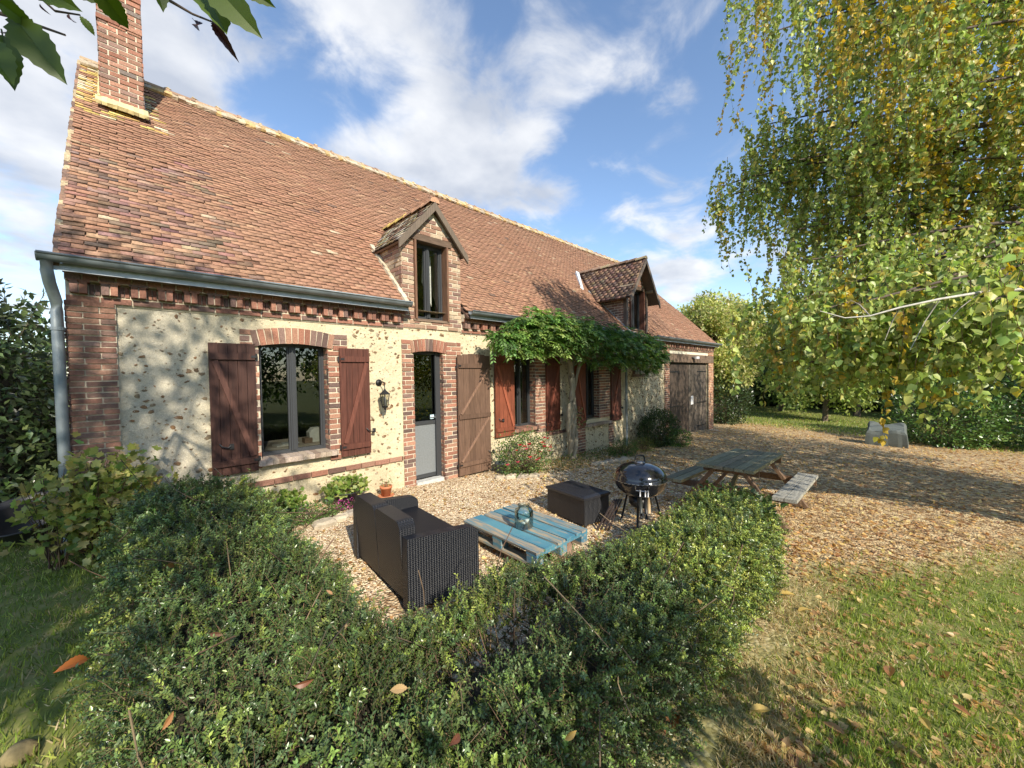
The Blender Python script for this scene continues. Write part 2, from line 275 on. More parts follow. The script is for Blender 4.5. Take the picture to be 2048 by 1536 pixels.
# ------------------------------------------------------------------ ground
def ground_mat():
    m = bpy.data.materials.new('gravel_and_soil'); m.use_nodes = True; t = m.node_tree; L = t.links.new; b = t.nodes['Principled BSDF']
    b.inputs['Roughness'].default_value = .95; b.inputs['Specular IOR Level'].default_value = .15
    tc = N(t, 'ShaderNodeTexCoord'); O = tc.outputs['Object']; sp = N(t, 'ShaderNodeSeparateXYZ'); L(O, sp.inputs[0])
    def vor(sc):
        v = N(t, 'ShaderNodeTexVoronoi', inp={'Scale': sc}); L(O, v.inputs['Vector']); return v
    v1 = vor(42.); crg = N(t, 'ShaderNodeValToRGB'); e = crg.color_ramp.elements
    e[0].position = 0; e[0].color = (.20,.115,.06,1); e[1].position = 1; e[1].color = (.74,.62,.44,1); x = e.new(.45); x.color = (.48,.34,.2,1); x = e.new(.75); x.color = (.6,.47,.3,1)
    s1 = N(t, 'ShaderNodeSeparateXYZ'); L(v1.outputs['Color'], s1.inputs[0]); L(s1.outputs[0], crg.inputs[0])
    # leafy drive
    v2 = vor(17.); s2 = N(t, 'ShaderNodeSeparateXYZ'); L(v2.outputs['Color'], s2.inputs[0]); crl = N(t, 'ShaderNodeValToRGB'); e = crl.color_ramp.elements
    e[0].color = (.20,.12,.06,1); e[1].color = (.68,.54,.31,1); x = e.new(.5); x.color = (.45,.31,.17,1); L(s2.outputs[0], crl.inputs[0])
    n1 = N(t, 'ShaderNodeTexNoise', inp={'Scale': .9, 'Detail': 5.}); L(O, n1.inputs['Vector'])
    lx = N(t, 'ShaderNodeMapRange', inp={'From Min': 3.4, 'From Max': 8.5}); 
    q = math_(t, 'SUBTRACT', sp.outputs[0], math_(t, 'MULTIPLY', sp.outputs[1], .55)); q = math_(t, 'ADD', q, math_(t, 'MULTIPLY', n1.outputs['Fac'], 3.)); L(q, lx.inputs['Value'])
    mxl = N(t, 'ShaderNodeMix', data_type='RGBA'); L(lx.outputs[0], mxl.inputs['Factor']); L(crg.outputs[0], mxl.inputs['A']); L(crl.outputs[0], mxl.inputs['B'])
    # grass zone: lawn in front (y < .7), left of the hedge, and the far lawn
    ngr = N(t, 'ShaderNodeTexNoise', inp={'Scale': 5., 'Detail': 7., 'Roughness': .7}); L(O, ngr.inputs['Vector'])
    crn = N(t, 'ShaderNodeValToRGB'); e = crn.color_ramp.elements; e[0].position = .3; e[0].color = (.08,.11,.03,1); e[1].position = .72; e[1].color = (.34,.28,.13,1); x = e.new(.5); x.color = (.17,.2,.05,1)
    L(ngr.outputs['Fac'], crn.inputs[0])
    edge = math_(t, 'MULTIPLY', math_(t, 'SUBTRACT', n1.outputs['Fac'], .5), 1.6)
    g1 = N(t, 'ShaderNodeMapRange', inp={'From Min': 1.3, 'From Max': .25}); 
    yy = math_(t, 'ADD', math_(t, 'ADD', sp.outputs[1], math_(t, 'MULTIPLY', math_(t, 'MAXIMUM', math_(t, 'SUBTRACT', sp.outputs[0], 4.5), 0.), .62)), edge); L(yy, g1.inputs['Value'])
    g2 = N(t, 'ShaderNodeMapRange', inp={'From Min': .1, 'From Max': -.15}); L(math_(t, 'ADD', sp.outputs[0], math_(t, 'MULTIPLY', edge, .3)), g2.inputs['Value'])
    g3 = N(t, 'ShaderNodeMapRange', inp={'From Min': 20.5, 'From Max': 23.}); L(math_(t, 'ADD', sp.outputs[0], math_(t, 'MULTIPLY', edge, 2.)), g3.inputs['Value'])
    gm = math_(t, 'MAXIMUM', math_(t, 'MAXIMUM', g1.outputs[0], g2.outputs[0]), g3.outputs[0])
    mxg = N(t, 'ShaderNodeMix', data_type='RGBA'); L(gm, mxg.inputs['Factor']); L(mxl.outputs['Result'], mxg.inputs['A']); L(crn.outputs[0], mxg.inputs['B'])
    L(mxg.outputs['Result'], b.inputs['Base Color'])
    hh = math_(t, 'ADD', math_(t, 'MULTIPLY', math_(t, 'MULTIPLY', v1.outputs['Distance'], -1.), math_(t, 'SUBTRACT', 1., gm)), math_(t, 'MULTIPLY', ngr.outputs['Fac'], .6))
    bp = N(t, 'ShaderNodeBump', inp={'Strength': .9, 'Distance': .02}); L(hh, bp.inputs['Height']); L(bp.outputs[0], b.inputs['Normal'])
    return m
def build_ground():
    xs = np.concatenate([[-400,-150,-60,-25], np.arange(-12, 34, .5), [45,70,150,500]]); ys = np.concatenate([[-400,-150,-60,-25], np.arange(-12, 16, .5), [25,60,150,500]])
    X, Y = np.meshgrid(xs, ys, indexing='ij'); Z = ground_z(X, Y)+.015*snoise(X, Y, 0, 1.3)
    V = np.stack([X, Y, Z], -1).reshape(-1, 3); ny = len(ys); i, j = np.meshgrid(np.arange(len(xs)-1), np.arange(ny-1), indexing='ij'); a = (i*ny+j).ravel()
    F = np.stack([a, a+ny, a+ny+1, a+1], 1); o = npmesh('ground', V, F, np.full((len(F), 3), .4), ground_mat(), smooth=True); o['kind'] = 'structure'
build_ground()
def gznp(x, y): return ground_z(x, y)+.015*snoise(x, y, 0, 1.3)
# ------------------------------------------------------------------ house
FY = 5.43; X0, X1 = -.40, 17.02; EY, EZ = 5.20, 2.80; RY, RZ = 9.49, 6.98; BY = 13.6
RED = [(.33,.155,.105),(.28,.13,.09),(.37,.20,.135),(.15,.10,.085),(.21,.135,.11),(.31,.175,.12)]
BROWN = [(.22,.115,.085),(.27,.14,.10),(.17,.10,.08),(.30,.17,.12),(.24,.15,.12)]
def bcol(pal):
    c = np.array(pal[random.randrange(len(pal))])*random.uniform(.8, 1.2); return tuple(c)
def bricks(mb, O, U, V, Nv, w, h, pal=RED, bw=.215, bh=.052, gap=.017, dep=.012, keep=None, header=False, off=0.):
    """courses of single bricks standing proud of the mortar on the rectangle O + w*U + h*V, facing Nv"""
    O, U, V, Nv = map(lambda a: np.array(a, float), (O, U, V, Nv)); nr = max(1, round(h/(bh+gap))); rh = h/nr
    for r in range(nr):
        x = -bw*(.5 if (r % 2) else 0.) - off
        while x < w-.01:
            a, b = max(x, 0), min(x+bw-gap, w); x += bw
            if b-a < .025: continue
            cx, cz = (a+b)/2, (r+.5)*rh
            if keep and not keep(cx, cz): continue
            d = dep*random.uniform(.6, 1.35)
            mb.obox(O+U*a+V*(r*rh+gap/2)-Nv*.01, U*(b-a), V*(rh-gap), Nv*(d+.01), bcol(pal), 0, jit=.0018)
house = thing('farmhouse', 'long farmhouse with clay tiled roof, flint and cream render walls and brick piers', 'house')
def wall_panel(mb, holes, x0, x1, z0f, z1, y0, y1, mi=0):
    xs = sorted(set([x0, x1]+[v for h in holes for v in h[:2]])); zs = sorted(set([z0f, z1]+[v for h in holes for v in h[2:]]))
    for i in range(len(xs)-1):
        for j in range(len(zs)-1):
            cx, cz = (xs[i]+xs[i+1])/2, (zs[j]+zs[j+1])/2
            if any(h[0] < cx < h[1] and h[2] < cz < h[3] for h in holes): continue
            a, b, c, d = xs[i], xs[i+1], zs[j], zs[j+1]
            mb.quad((a,y0,c),(b,y0,c),(b,y0,d),(a,y0,d), mi=mi); mb.quad((a,y1,c),(a,y1,d),(b,y1,d),(b,y1,c), mi=mi)
    for h in holes:
        a, b, c, d = h
        mb.quad((a,y0,c),(a,y0,d),(a,y1,d),(a,y1,c), mi=mi); mb.quad((b,y0,c),(b,y1,c),(b,y1,d),(b,y0,d), mi=mi)
        mb.quad((a,y0,d),(b,y0,d),(b,y1,d),(a,y1,d), mi=mi); mb.quad((a,y0,c),(a,y1,c),(b,y1,c),(b,y0,c), mi=mi)
W1 = (1.10,1.895,.765,2.19); DR = (3.18,3.745,-.02,2.17); W2 = (5.40,6.06,.66,2.15); W3 = (7.86,8.50,.60,2.10); GD = (12.74,16.46,-.75,2.12); D1 = (3.22,3.85,2.64,2.799)
def build_walls():
    mb = MB(); holes = [W1, DR, W2, W3, GD, D1]
    wall_panel(mb, holes, X0, X1, -1.0, 2.80, FY, FY+.38)
    # gables and back
    for x, s in ((X0, 1), (X1, -1)):
        p = [(x,FY+.38,-1),(x,FY+.38,2.8),(x,RY,6.8),(x,BY,2.8),(x,BY,-1)]
        mb.prism(p, (s*.35,0,0))
    for x in (X0, X1-.35): mb.box(x+.001, x+.349, FY+.01, FY+.379, -1, 2.8)
    mb.box(X0, X1, BY, BY+.35, -1, 2.8)
    w = mb.build('wall', M['flint'], house)
    # flint stones showing in the render
    keepouts = [(X0,-.08,-1,3),(.90,2.18,.60,2.40),(2.96,4.14,-1,2.4),(5.25,6.38,.5,2.3),(7.48,9.2,.5,2.3),(12.3,17.1,-1,3),(9.65,9.85,-1,3)]
    fb = MB(); n = 0
    flpal = [(.27,.15,.07),(.24,.15,.08),(.34,.25,.15),(.40,.33,.23),(.46,.40,.29),(.50,.44,.33),(.28,.22,.16)]
    for k in range(15000):
        x = random.uniform(-.06, 12.3); z = random.uniform(-.4, 2.50)
        if x < 5: dens = .5
        elif x < 9.8: dens = .6
        else: dens = 1.
        if z > .44 and z < .55 and x < 3: continue
        if random.random() > dens or any(a < x < b and c < z < d for a, b, c, d in keepouts): continue
        s = random.choice([.004,.005,.005,.006,.007,.008,.009,.010,.012,.014,.018,.025]) * (1. if x < 9.8 else 1.1)
        ang = random.gauss(0, .6); el = random.uniform(1.0, 2.0); ca, sa = math.cos(ang), math.sin(ang); nn = 7; dk = .8 if s > .012 else 1.; vs = []
        for ring, (rr, yy) in enumerate(((1, .002), (.6, -random.uniform(.004, .013)))):
            for q in range(nn):
                t = 2*PI*q/nn; rad = s*rr*random.uniform(.5, 1.3); u, v = rad*el*math.cos(t), rad*math.sin(t); vs.append((x+u*ca-v*sa, FY+yy, z+u*sa+v*ca))
        c = tuple(np.array(flpal[random.randrange(4 if s > .012 else 7)])*random.uniform(.7, 1.15)*dk)
        fb.add(vs, [(q, (q+1) % nn, nn+(q+1) % nn, nn+q) for q in range(nn)]+[tuple(range(nn, 2*nn))], c)
    fb.build('flint', M['flintstone'], house)
    # interior
    mi = MB(); mi.box(X0+.35, X1-.35, 9.3, 9.4, -1, 2.9, (.3,.28,.25)); mi.box(X0+.35, X1-.35, FY+.38, 9.3, 2.52, 2.6); mi.box(X0+.35, X1-.35, FY+.38, 9.3, -.06, .0)
    for x in (2.6, 4.3, 7.2, 9.9, 12.2): mi.box(x, x+.1, FY+.385, 9.29, 0, 2.5)
    mi.each('interior_wall', M['dark'], house)
build_walls()
def pier(name, x0, x1, z0, z1, pal, y=FY, proud=.02, bh=.052):
    mb = MB(); mb.box(x0, x1, y-proud, y+.03, z0, z1, mi=1); bricks(mb, (x0,y-proud,z0), (1,0,0), (0,0,1), (0,-1,0), x1-x0, z1-z0, pal, off=random.choice([0,.05]), bh=bh, gap=.017 if bh > .05 else .011); return mb.build(name, [M['brick'], M['mortar']], house)
p = pier('corner_pier', X0, -.08, -.2, 2.50, BROWN, proud=.03, bh=.043)
mb = MB(); bricks(mb, (X0,FY+.36,-.2), (0,-1,0), (0,0,1), (-1,0,0), .39, 2.7, BROWN, bh=.043, gap=.009); mb.build('corner_pier', M['brick'], house)
def arch(x0, x1, xa, xb, zb, rise, h, pal):        # soldier course over an opening, square blocks at both ends
    mb = MB(); n = round((xb-xa)/.068); 
    for i in range(n):
        t = (i+.5)/n; x = xa+(xb-xa)*t; k = 2*t-1; z = zb+rise*(1-k*k); tilt = k*.22
        w = (xb-xa)/n-.009; U = np.array([math.cos(tilt), 0, -math.sin(tilt)*-1*-1]); V = np.array([math.sin(tilt), 0, math.cos(tilt)])
        O = np.array([x, FY-.022, z])-U*w/2
        mb.obox(O+np.array([0,.02,0]), U*w, V*(h*(1-.06*abs(k))), (0,-.024-.006*random.random(),0), bcol(pal), 0, jit=.0015)
    zt = zb+h*.86
    for a, b in ((x0, xa-.012), (xb+.012, x1)):
        if b-a > .05:
            mb.box(a, b, FY-.014, FY+.02, zb-.02, zt+.035, mi=1); bricks(mb, (a,FY-.014,zb-.02), (1,0,0), (0,0,1), (0,-1,0), b-a, zt+.055-zb, pal)
    mb.prism([(xa-.01,FY-.012,zb+.015),((xa+xb)/2,FY-.012,zb+rise+.012),(xb+.01,FY-.012,zb+.015),(xb+.03,FY-.012,zb+h*.9),((xa+xb)/2,FY-.012,zb+h+rise),(xa-.03,FY-.012,zb+h*.9)], (0,.02,0), mi=1)
    return mb.build('brick_arch', [M['brick'], M['mortar']], house)
arch(.92, 2.15, 1.05, 1.95, 2.125, .05, .2, RED); arch(2.985, 4.11, 3.15, 3.80, 2.11, .035, .2, RED); arch(5.3, 6.36, 5.36, 6.12, 2.1, .04, .2, RED); arch(7.6, 9.0, 7.8, 8.56, 2.06, .04, .2, RED)
pier('door_jamb', 2.985, 3.18, -.1, 2.09, RED); pier('door_jamb', 3.745, 4.10, -.1, 2.09, RED)
pier('window_jamb', .985, 1.10, .66, 2.10, RED); pier('window_jamb', 1.895, 2.03, .62, 2.10, RED)
pier('window_jamb', 5.28, 5.40, .66, 2.08, RED); pier('window_jamb', 6.06, 6.37, .5, 2.08, RED)
pier('window_jamb', 7.50, 7.86, -.35, 2.05, RED); pier('window_jamb', 8.50, 9.0, .60, 2.05, RED); pier('window_jamb', 8.95, 9.17, -.35, .43, RED)
pier('barn_pier', 12.36, 12.74, -.75, 2.50, RED); pier('barn_pier', 16.46, 17.0, -.8, 2.50, [(.45,.24,.14),(.5,.3,.18),(.38,.18,.11)])
# reveals (brick returns inside the openings)
for a, b, c, d in (W1, DR, W2, W3):
    mb = MB(); bricks(mb, (b+.0,FY+.16,c), (0,-1,0), (0,0,1), (-1,0,0), .17, d-c, RED, dep=.006); mb.build('brick_reveal', M['brick'], house)
    mb = MB(); bricks(mb, (a,FY,c), (0,1,0), (0,0,1), (1,0,0), .17, d-c, RED, dep=.006); mb.build('brick_reveal', M['brick'], house)
# plinth band
mb = MB()
x = -.08
while x < 2.96:
    L_ = min(random.uniform(.2, .24), 2.97-x); mb.obox((x+.004,FY,.445), (L_-.01,0,0), (0,0,.062), (0,-.03-.004*random.random(),0), bcol(RED[:2]+BROWN), 0, jit=.002); x += L_
mb.build('brick_band', M['brick'], house); mb = MB(); x = 6.4
while x < 7.5:
    mb.obox((x+.004,FY,.40), (.21,0,0), (0,0,.062), (0,-.03,0), bcol(BROWN), 0, jit=.002); x += .22
mb.build('brick_band', M['brick'], house)
# cornice: brick courses, block dentils, sawtooth
def cornice(xa, xb, pal, zsc=0):
    mb = MB(); mb.box(xa, xb, FY-.012, FY+.02, 2.47, 2.82, mi=1)
    def course(z0, z1, out, step=.22, p=pal):
        mb.box(xa, xb, FY-out+.012, FY, z0-.002, z1+.003, mi=1); x = xa
        while x < xb-.01:
            L_ = min(step, xb-x); mb.obox((x+.004,FY-out+.015,z0+.004), (L_-.013,0,0), (0,0,z1-z0-.012), (0,-.015-.004*random.random(),0), bcol(p), 0, jit=.0015); x += step
    course(2.485, 2.55, .035); course(2.735, 2.795, .13)
    course(2.680, 2.735, .10, .11)
    x = xa+.03
    while x < xb-.11:
        for k in (0, 1): mb.obox((x+.060*k,FY-.005,2.562), (.050,0,0), (0,0,.105), (0,-.095-.006*random.random(),0), bcol(pal), 0, jit=.002)
        mb.box(x+.002, x+.108, FY-.086, FY, 2.563, 2.660, mi=1)
        mb.obox((x-.012,FY-.005,2.664), (.14,0,0), (0,0,.022), (0,-.098,0), bcol(pal), 0, jit=.002)
        for k in range(2): mb.obox((x+.120+.037*k,FY-.002,2.562), (.030,0,0), (0,0,.10), (0,-.03,0), bcol(pal), 0, jit=.002)
        x += .2
    mb.build('cornice', [M['brick'], M['mortar']], house)
cornice(X0, 3.02, [(.24,.12,.09),(.29,.14,.10),(.17,.11,.095),(.22,.13,.105),(.33,.165,.115)])
cornice(4.13, 9.86, RED[:2]+BROWN); cornice(11.14, 17.0, BROWN+[(.40,.27,.18)])
# roof
UL = math.hypot(RY-EY, RZ-EZ); sv = np.array([0, (RY-EY)/UL, (RZ-EZ)/UL]); nv = np.array([0, -sv[2], sv[1]]); XV = np.array([1., 0, 0])
def tiles(name, mat, parent, O, U, Sv, Nv, w, h, colf, keep=None, tw=.160, ex=.080, thick=.019):
    nr, nc = int(math.ceil(h/ex)), int(math.ceil(w/tw))+1
    R, Cc = np.meshgrid(np.arange(nr), np.arange(nc), indexing='ij'); R = R.ravel(); Cc = Cc.ravel(); n = len(R)
    u = Cc*tw-(R % 2)*tw/2+rng.normal(0, .004, n); wid = np.full(n, tw-.0016); u1 = np.minimum(u+wid, w); u = np.maximum(u, 0); ok = (u1-u > .03)
    s0 = R*ex+rng.normal(0, .0045, n)+.012*snoise(u, R*ex, 0, .8); s1 = np.minimum(s0+ex*1.55, h+.03)
    if keep is not None: ok &= keep((u+u1)/2, s0+ex*.5)
    u, u1, s0, s1 = u[ok], u1[ok], s0[ok], s1[ok]; n = len(u)
    lift = .030+rng.normal(0, .0028, n)+.018*snoise(u, s0, 0, .55, 2); tl = rng.normal(0, .0012, n); low = .007
    sk = rng.normal(0, .003, n)
    def pt(uu, ss, hh): return O+U*uu[:, None]+Sv*ss[:, None]+Nv*hh[:, None]
    h0 = lift; base = lift-.023
    V = np.stack([pt(u,s0,h0+tl), pt(u1,s0+sk,h0-tl), pt(u1,s1,base+low), pt(u,s1,base+low), pt(u,s0,h0+tl-thick), pt(u1,s0+sk,h0-tl-thick), pt(u1,s1,base+low-thick), pt(u,s1,base+low-thick)], 1)
    f = np.array([(0,1,2,3),(4,5,1,0),(5,6,2,1),(4,0,3,7)]); F = (f[None]+(np.arange(n)*8)[:, None, None]).reshape(-1, 4)
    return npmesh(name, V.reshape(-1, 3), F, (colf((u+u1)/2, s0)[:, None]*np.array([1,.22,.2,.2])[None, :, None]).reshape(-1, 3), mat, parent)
TP = [(.355,.19,.122),(.375,.203,.132),(.34,.182,.117),(.45,.27,.17),(.31,.17,.11),(.22,.14,.11),(.52,.39,.27)]
def roofcol(u, s):
    n = len(u); c = pick(TP, n, .04, [7,7,7,.7,.9,.15,.15]); r = rng.random(n)
    dirt = np.clip(snoise(u, s, 0, 1.1, 3)+.15, 0, 1)*.4; c *= (1-.25*dirt*(r < .6))[:, None]
    wz = np.clip(.5+.6*snoise(u, s*.6, 0, .55, 1)+.5*snoise(u, s, 0, 2.3, 5), 0, 1)[:, None]; c = c*(1-.16*wz)+np.array([.27,.20,.14])*.20*wz
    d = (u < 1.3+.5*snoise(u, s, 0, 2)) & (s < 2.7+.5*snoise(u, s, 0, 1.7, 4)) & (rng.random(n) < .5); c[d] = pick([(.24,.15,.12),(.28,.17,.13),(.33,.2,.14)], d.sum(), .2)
    y = ((u < .95) & (s > 3.75) & (rng.random(n) < .4*np.clip(1.4-u*.6, 0, 1))) | ((u < .32) & (s > 4.2) & (rng.random(n) < .7)); c[y] = pick([(.55,.40,.14),(.58,.50,.34),(.52,.34,.13)], y.sum(), .15)
    y = (s > UL-.18) & (rng.random(n) < .35); c[y] = pick([(.6,.46,.2),(.6,.5,.36)], y.sum(), .15)
    return c
XR0 = X0-.03; RW = X1-XR0+.06
def roofkeep(u, s):
    x = u+XR0; z = EZ+s*sv[2]; k = ~((x > 3.02) & (x < 4.13) & (z < 3.9)); k &= ~((x > 9.9) & (x < 11.1) & (z < 4.3)); k &= ~((x > -.14) & (x < .24) & (s > 4.22) & (s < 5.3)); return k
mb = MB(); O = np.array([XR0, EY, EZ-.05])-nv*.05
mb.obox(O+np.array([.03,0,-.0]), XV*(3.42-.03), sv*UL, nv*.04); mb.obox(O+np.array([4.56,0,0]), XV*5.74, sv*UL, nv*.04); mb.obox(O+np.array([11.53,0,0]), XV*(RW-11.53-.03), sv*UL, nv*.04)
zc = (3.95-EZ)/sv[2]; zc2 = (4.5-EZ)/sv[2]
mb.obox(O+XV*3.42+sv*zc, XV*1.14, sv*(UL-zc), nv*.04); mb.obox(O+XV*10.30+sv*zc2, XV*1.23, sv*(UL-zc2), nv*.04)
mb.quad((XR0,RY,RZ),(X1,RY,RZ),(X1,BY+.3,EZ-.05),(XR0,BY+.3,EZ-.05)); mb.build('roof_deck', principled('roof_boards', col=(.12,.07,.05), rough=.9), house)
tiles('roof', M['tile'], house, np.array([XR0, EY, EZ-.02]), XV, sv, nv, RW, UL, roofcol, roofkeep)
sb = np.array([0, -(BY+.3-RY), RZ-EZ]); UB = np.linalg.norm(sb); sb = sb/UB
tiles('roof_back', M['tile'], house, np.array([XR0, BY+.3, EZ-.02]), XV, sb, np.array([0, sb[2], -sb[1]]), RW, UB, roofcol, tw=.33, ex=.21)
# ridge tiles
mb = MB(); x = XR0
ZR = RZ+.0
while x < X1:
    L_ = .36; c = tuple(np.array(random.choice([(.34,.22,.15),(.40,.30,.2),(.48,.38,.24),(.38,.26,.17),(.5,.37,.18)]))*random.uniform(.8, 1.1)); dz = random.uniform(-.008, .008)
    for xa, xb, r_ in ((x, x+L_-.05, .085), (x+L_-.05, x+L_+.01, .10)):
        vs = []
        for xx in (xa, xb):
            for k in range(7): t = PI*k/6; vs.append((xx, RY+math.cos(t)*(r_+.03), ZR-.02+math.sin(t)*r_+dz))
        mb.add(vs, [(k, k+1, 8+k, 7+k) for k in range(6)]+[tuple(range(7)), tuple(range(7, 14))], c)
    if random.random() < .9:
        mb.add([(x+L_+random.uniform(-.04,.04)+a*.035, RY-.03+b*.035, ZR+.075+cc*.025) for a, b, cc in ((1,0,0),(0,1,0),(-1,0,0),(0,-1,0),(0,0,1.2))], [(0,1,4),(1,2,4),(2,3,4),(3,0,4)], (.6,.45,.18))
    x += L_
for k in range(190):       # mortar bedding under the ridge
    x = XR0+(X1-XR0)*k/190; mb.obox((x,RY-.17-random.random()*.02,RZ-.15), ((X1-XR0)/190+.01,0,0), (0,.12,.13), (0,-.03,.03), tuple(np.array(random.choice([(.50,.41,.28),(.52,.37,.17),(.46,.38,.28)]))*random.uniform(.75,1.1)), jit=.012)
mb.build('ridge_tiles', M['tile'], house)
# chimney
mb = MB(); cx0, cx1, cy0, cy1, cz0, cz1 = -.185, .265, 8.20, 8.95, 5.6, 8.3
mb.box(cx0, cx1, cy0, cy1, cz0, cz1, mi=1)
CP = [(.33,.16,.11),(.28,.13,.09),(.24,.15,.12),(.20,.16,.14),(.36,.19,.13),(.31,.17,.12)]
bricks(mb, (cx0,cy0,cz0+.12), (1,0,0), (0,0,1), (0,-1,0), cx1-cx0, cz1-cz0-.12, CP, bw=.20, bh=.055); bricks(mb, (cx1,cy0,cz0), (0,1,0), (0,0,1), (1,0,0), cy1-cy0, cz1-cz0, CP, bw=.20, bh=.055); bricks(mb, (cx0,cy1,cz0), (0,-1,0), (0,0,1), (-1,0,0), cy1-cy0, cz1-cz0, CP, bw=.20, bh=.055)
for z in (6.98, 7.45, 8.2):
    for k in range(2): mb.obox((cx0-.02+.245*k,cy0-.028,z), (.238,0,0), (0,cy1-cy0+.05,0), (0,0,.062), bcol(CP), 0, jit=.002)
ch = mb.build('chimney', [M['brick'], M['mortar']], house)
mb = MB(); mc = (.62,.52,.27); 
for k in range(10):
    a = cx0-.05+(cx1-cx0+.10)*k/10; mb.obox((a,cy0-.16,5.68), ((cx1-cx0+.10)/10+.002,0,0), (0,.16,.15), (0,-.03,.04), tuple(np.array(mc)*random.uniform(.85,1.1)), jit=.006)
for k in range(12):
    t = k/12; mb.obox((cx0-.035,cy0-.03+t*.8,5.79+t*.8), (.03,0,0), (0,.075,.07), (0,-.04,.05), tuple(np.array(mc)*random.uniform(.85,1.1)), jit=.005)
    mb.obox((cx1+.0,cy0-.03+t*.8,5.76+t*.8), (.03,0,0), (0,.075,.07), (0,-.03,.03), (.3,.26,.22), jit=.004)
mb.build('mortar_fillet', M['attr'], ch)
# verge end blocks on the left gable edge
mb = MB()
for k in range(58):
    s = k*.1035; p = np.array([XR0-.03, EY, EZ-.03])+sv*s; mb.obox(p+nv*-.03, XV*.045, sv*.11, nv*.06, tuple(np.array(random.choice([(.2,.13,.1),(.26,.17,.12),(.33,.2,.14),(.5,.4,.25)]))*random.uniform(.7,1)), jit=.006)
mb.build('verge', M['tile'], house)
# gutters
def gutter(xa, xb, y=EY-.05, z=EZ+.018):
    g = MB(); n = 9; seg = max(2, int((xb-xa)/.45)); vs = []
    for i in range(seg+1):
        x = xa+(xb-xa)*i/seg
        for k in range(n): t = PI+PI*k/(n-1); vs.append((x, y+math.cos(t)*.062, z+math.sin(t)*.062+.02))
    g.add(vs, [(i*n+k, i*n+k+1, (i+1)*n+k+1, (i+1)*n+k) for i in range(seg) for k in range(n-1)])
    for i in range(seg+1):
        x = xa+(xb-xa)*i/seg; vs = []
        for xx in (x-.006, x+.006):
            for k in range(n): t = PI+PI*k/(n-1); vs.append((xx, y+math.cos(t)*.066, z+math.sin(t)*.066+.02))
        g.add(vs, [(k, k+1, n+k+1, n+k) for k in range(n-1)])
    g.tube([(xa,y-.062,z+.02),(xb,y-.062,z+.02)], .011, 8)
    for x in (xa, xb): g.prism([(x, y+math.cos(PI+PI*k/8)*.062, z+math.sin(PI+PI*k/8)*.062+.02) for k in range(9)], (.004,0,0))
    o = g.build('gutter', M['zinc'], house, True)
    f = MB(); f.box(xa+.03, xb, EY+.006, EY+.012, EZ-.078, EZ-.021); f.box(xa+.03, xb, EY+.006, FY, EZ-.02, EZ-.014); f.build('flashing', M['zincl'], o)
gutter(-.53, 3.0); gutter(4.15, 9.84); gutter(11.16, 17.1)
def pipe(x, ztop, zbot, neck=True, r=.04, y=FY-.09, dx=0):
    g = MB(); pts = [(x-.03,EY-.05,EZ-.02),(x-.03,EY-.05,EZ-.10),(x-.02,EY-.02,EZ-.2),(x,y,EZ-.34),(x,y,EZ-.42)] if neck else [(x,y,ztop)]
    pts += [(x+dx*k/4,y,(EZ-.42 if neck else ztop)*(1-k/4)+zbot*k/4) for k in range(1, 5)]
    g.tube(pts, r, 14); o = g.build('downpipe', M['zinc'], house, True); c = MB()
    for z in (2.22, 1.0, .2):
        if z > zbot: c.tube([(x,y,z-.014),(x,y,z+.014)], r+.007, 14); c.box(x-.008, x+.008, y+.03, FY, z-.01, z+.01)
    c.each('pipe_clip', M['zinc'], o, per=2)
pipe(-.45, 2.7, .12, dx=0.01); pipe(9.75, 2.5, -.3, neck=False, r=.035)
# windows
def window(x0, x1, z0, z1, y, name='window', mull=True, fr=.032, glass=None, curtain=None, parent=None):
    w = MB(); w.box(x0, x0+fr, y, y+.07, z0, z1); w.box(x1-fr, x1, y, y+.07, z0, z1); w.box(x0+fr, x1-fr, y, y+.07, z0, z0+fr); w.box(x0+fr, x1-fr, y, y+.07, z1-fr, z1)
    xm = (x0+x1)/2
    if mull: w.box(xm-.030, xm+.030, y-.008, y+.068, z0+fr+.002, z1-fr-.002); w.box(xm-.012, xm+.012, y-.02, y-.008, z0+fr+.01, z1-fr-.01)
    o = w.build(name, M['alu'], parent or house)
    for a, b in (((x0+fr, xm-.030), (xm+.030, x1-fr)) if mull else ((x0+fr, x1-fr),)):
        s = MB(); f2 = .022 if mull else .02; c, d = z0+fr, z1-fr
        s.box(a, a+f2, y+.015, y+.055, c, d); s.box(b-f2, b, y+.015, y+.055, c, d); s.box(a+f2, b-f2, y+.015, y+.055, c, c+f2); s.box(a+f2, b-f2, y+.015, y+.055, d-f2, d); s.build('sash', M['alu'], o)
        p = MB(); p.quad((a+f2,y+.035,c+f2),(b-f2,y+.035,c+f2),(b-f2,y+.035,d-f2),(a+f2,y+.035,d-f2)); p.build('pane', glass or M['glass'], o)
    return o
def sill(o, x0, x1, z, y0=FY-.11, pal=BROWN):
    b = MB(); b.box(x0, x1, y0+.012, FY+.16, z-.062, z-.008, mi=1); x = x0
    while x < x1-.02:
        L_ = min(.068, x1-x); b.obox((x+.003,y0,z-.065), (L_-.006,0,0), (0,FY+.16-y0,.012), (0,0,.062), bcol(pal), 0, jit=.002); x += .068
    b.build('sill', [M['brick'], M['mortar']], o)
SP = [(.36,.29,.22),(.30,.22,.17),(.4,.32,.26)]
w1 = window(W1[0]+.005, W1[1]-.005, W1[2], W1[3], FY+.14); sill(w1, 1.06, 1.97, .765, pal=SP)
w2 = window(W2[0]+.005, W2[1]-.005, W2[2], W2[3], FY+.14); sill(w2, 5.38, 6.12, .66)
w3 = window(W3[0]+.005, W3[1]-.005, W3[2]+.02, W3[3], FY+.14); sill(w3, 7.84, 8.98, .50, pal=SP)
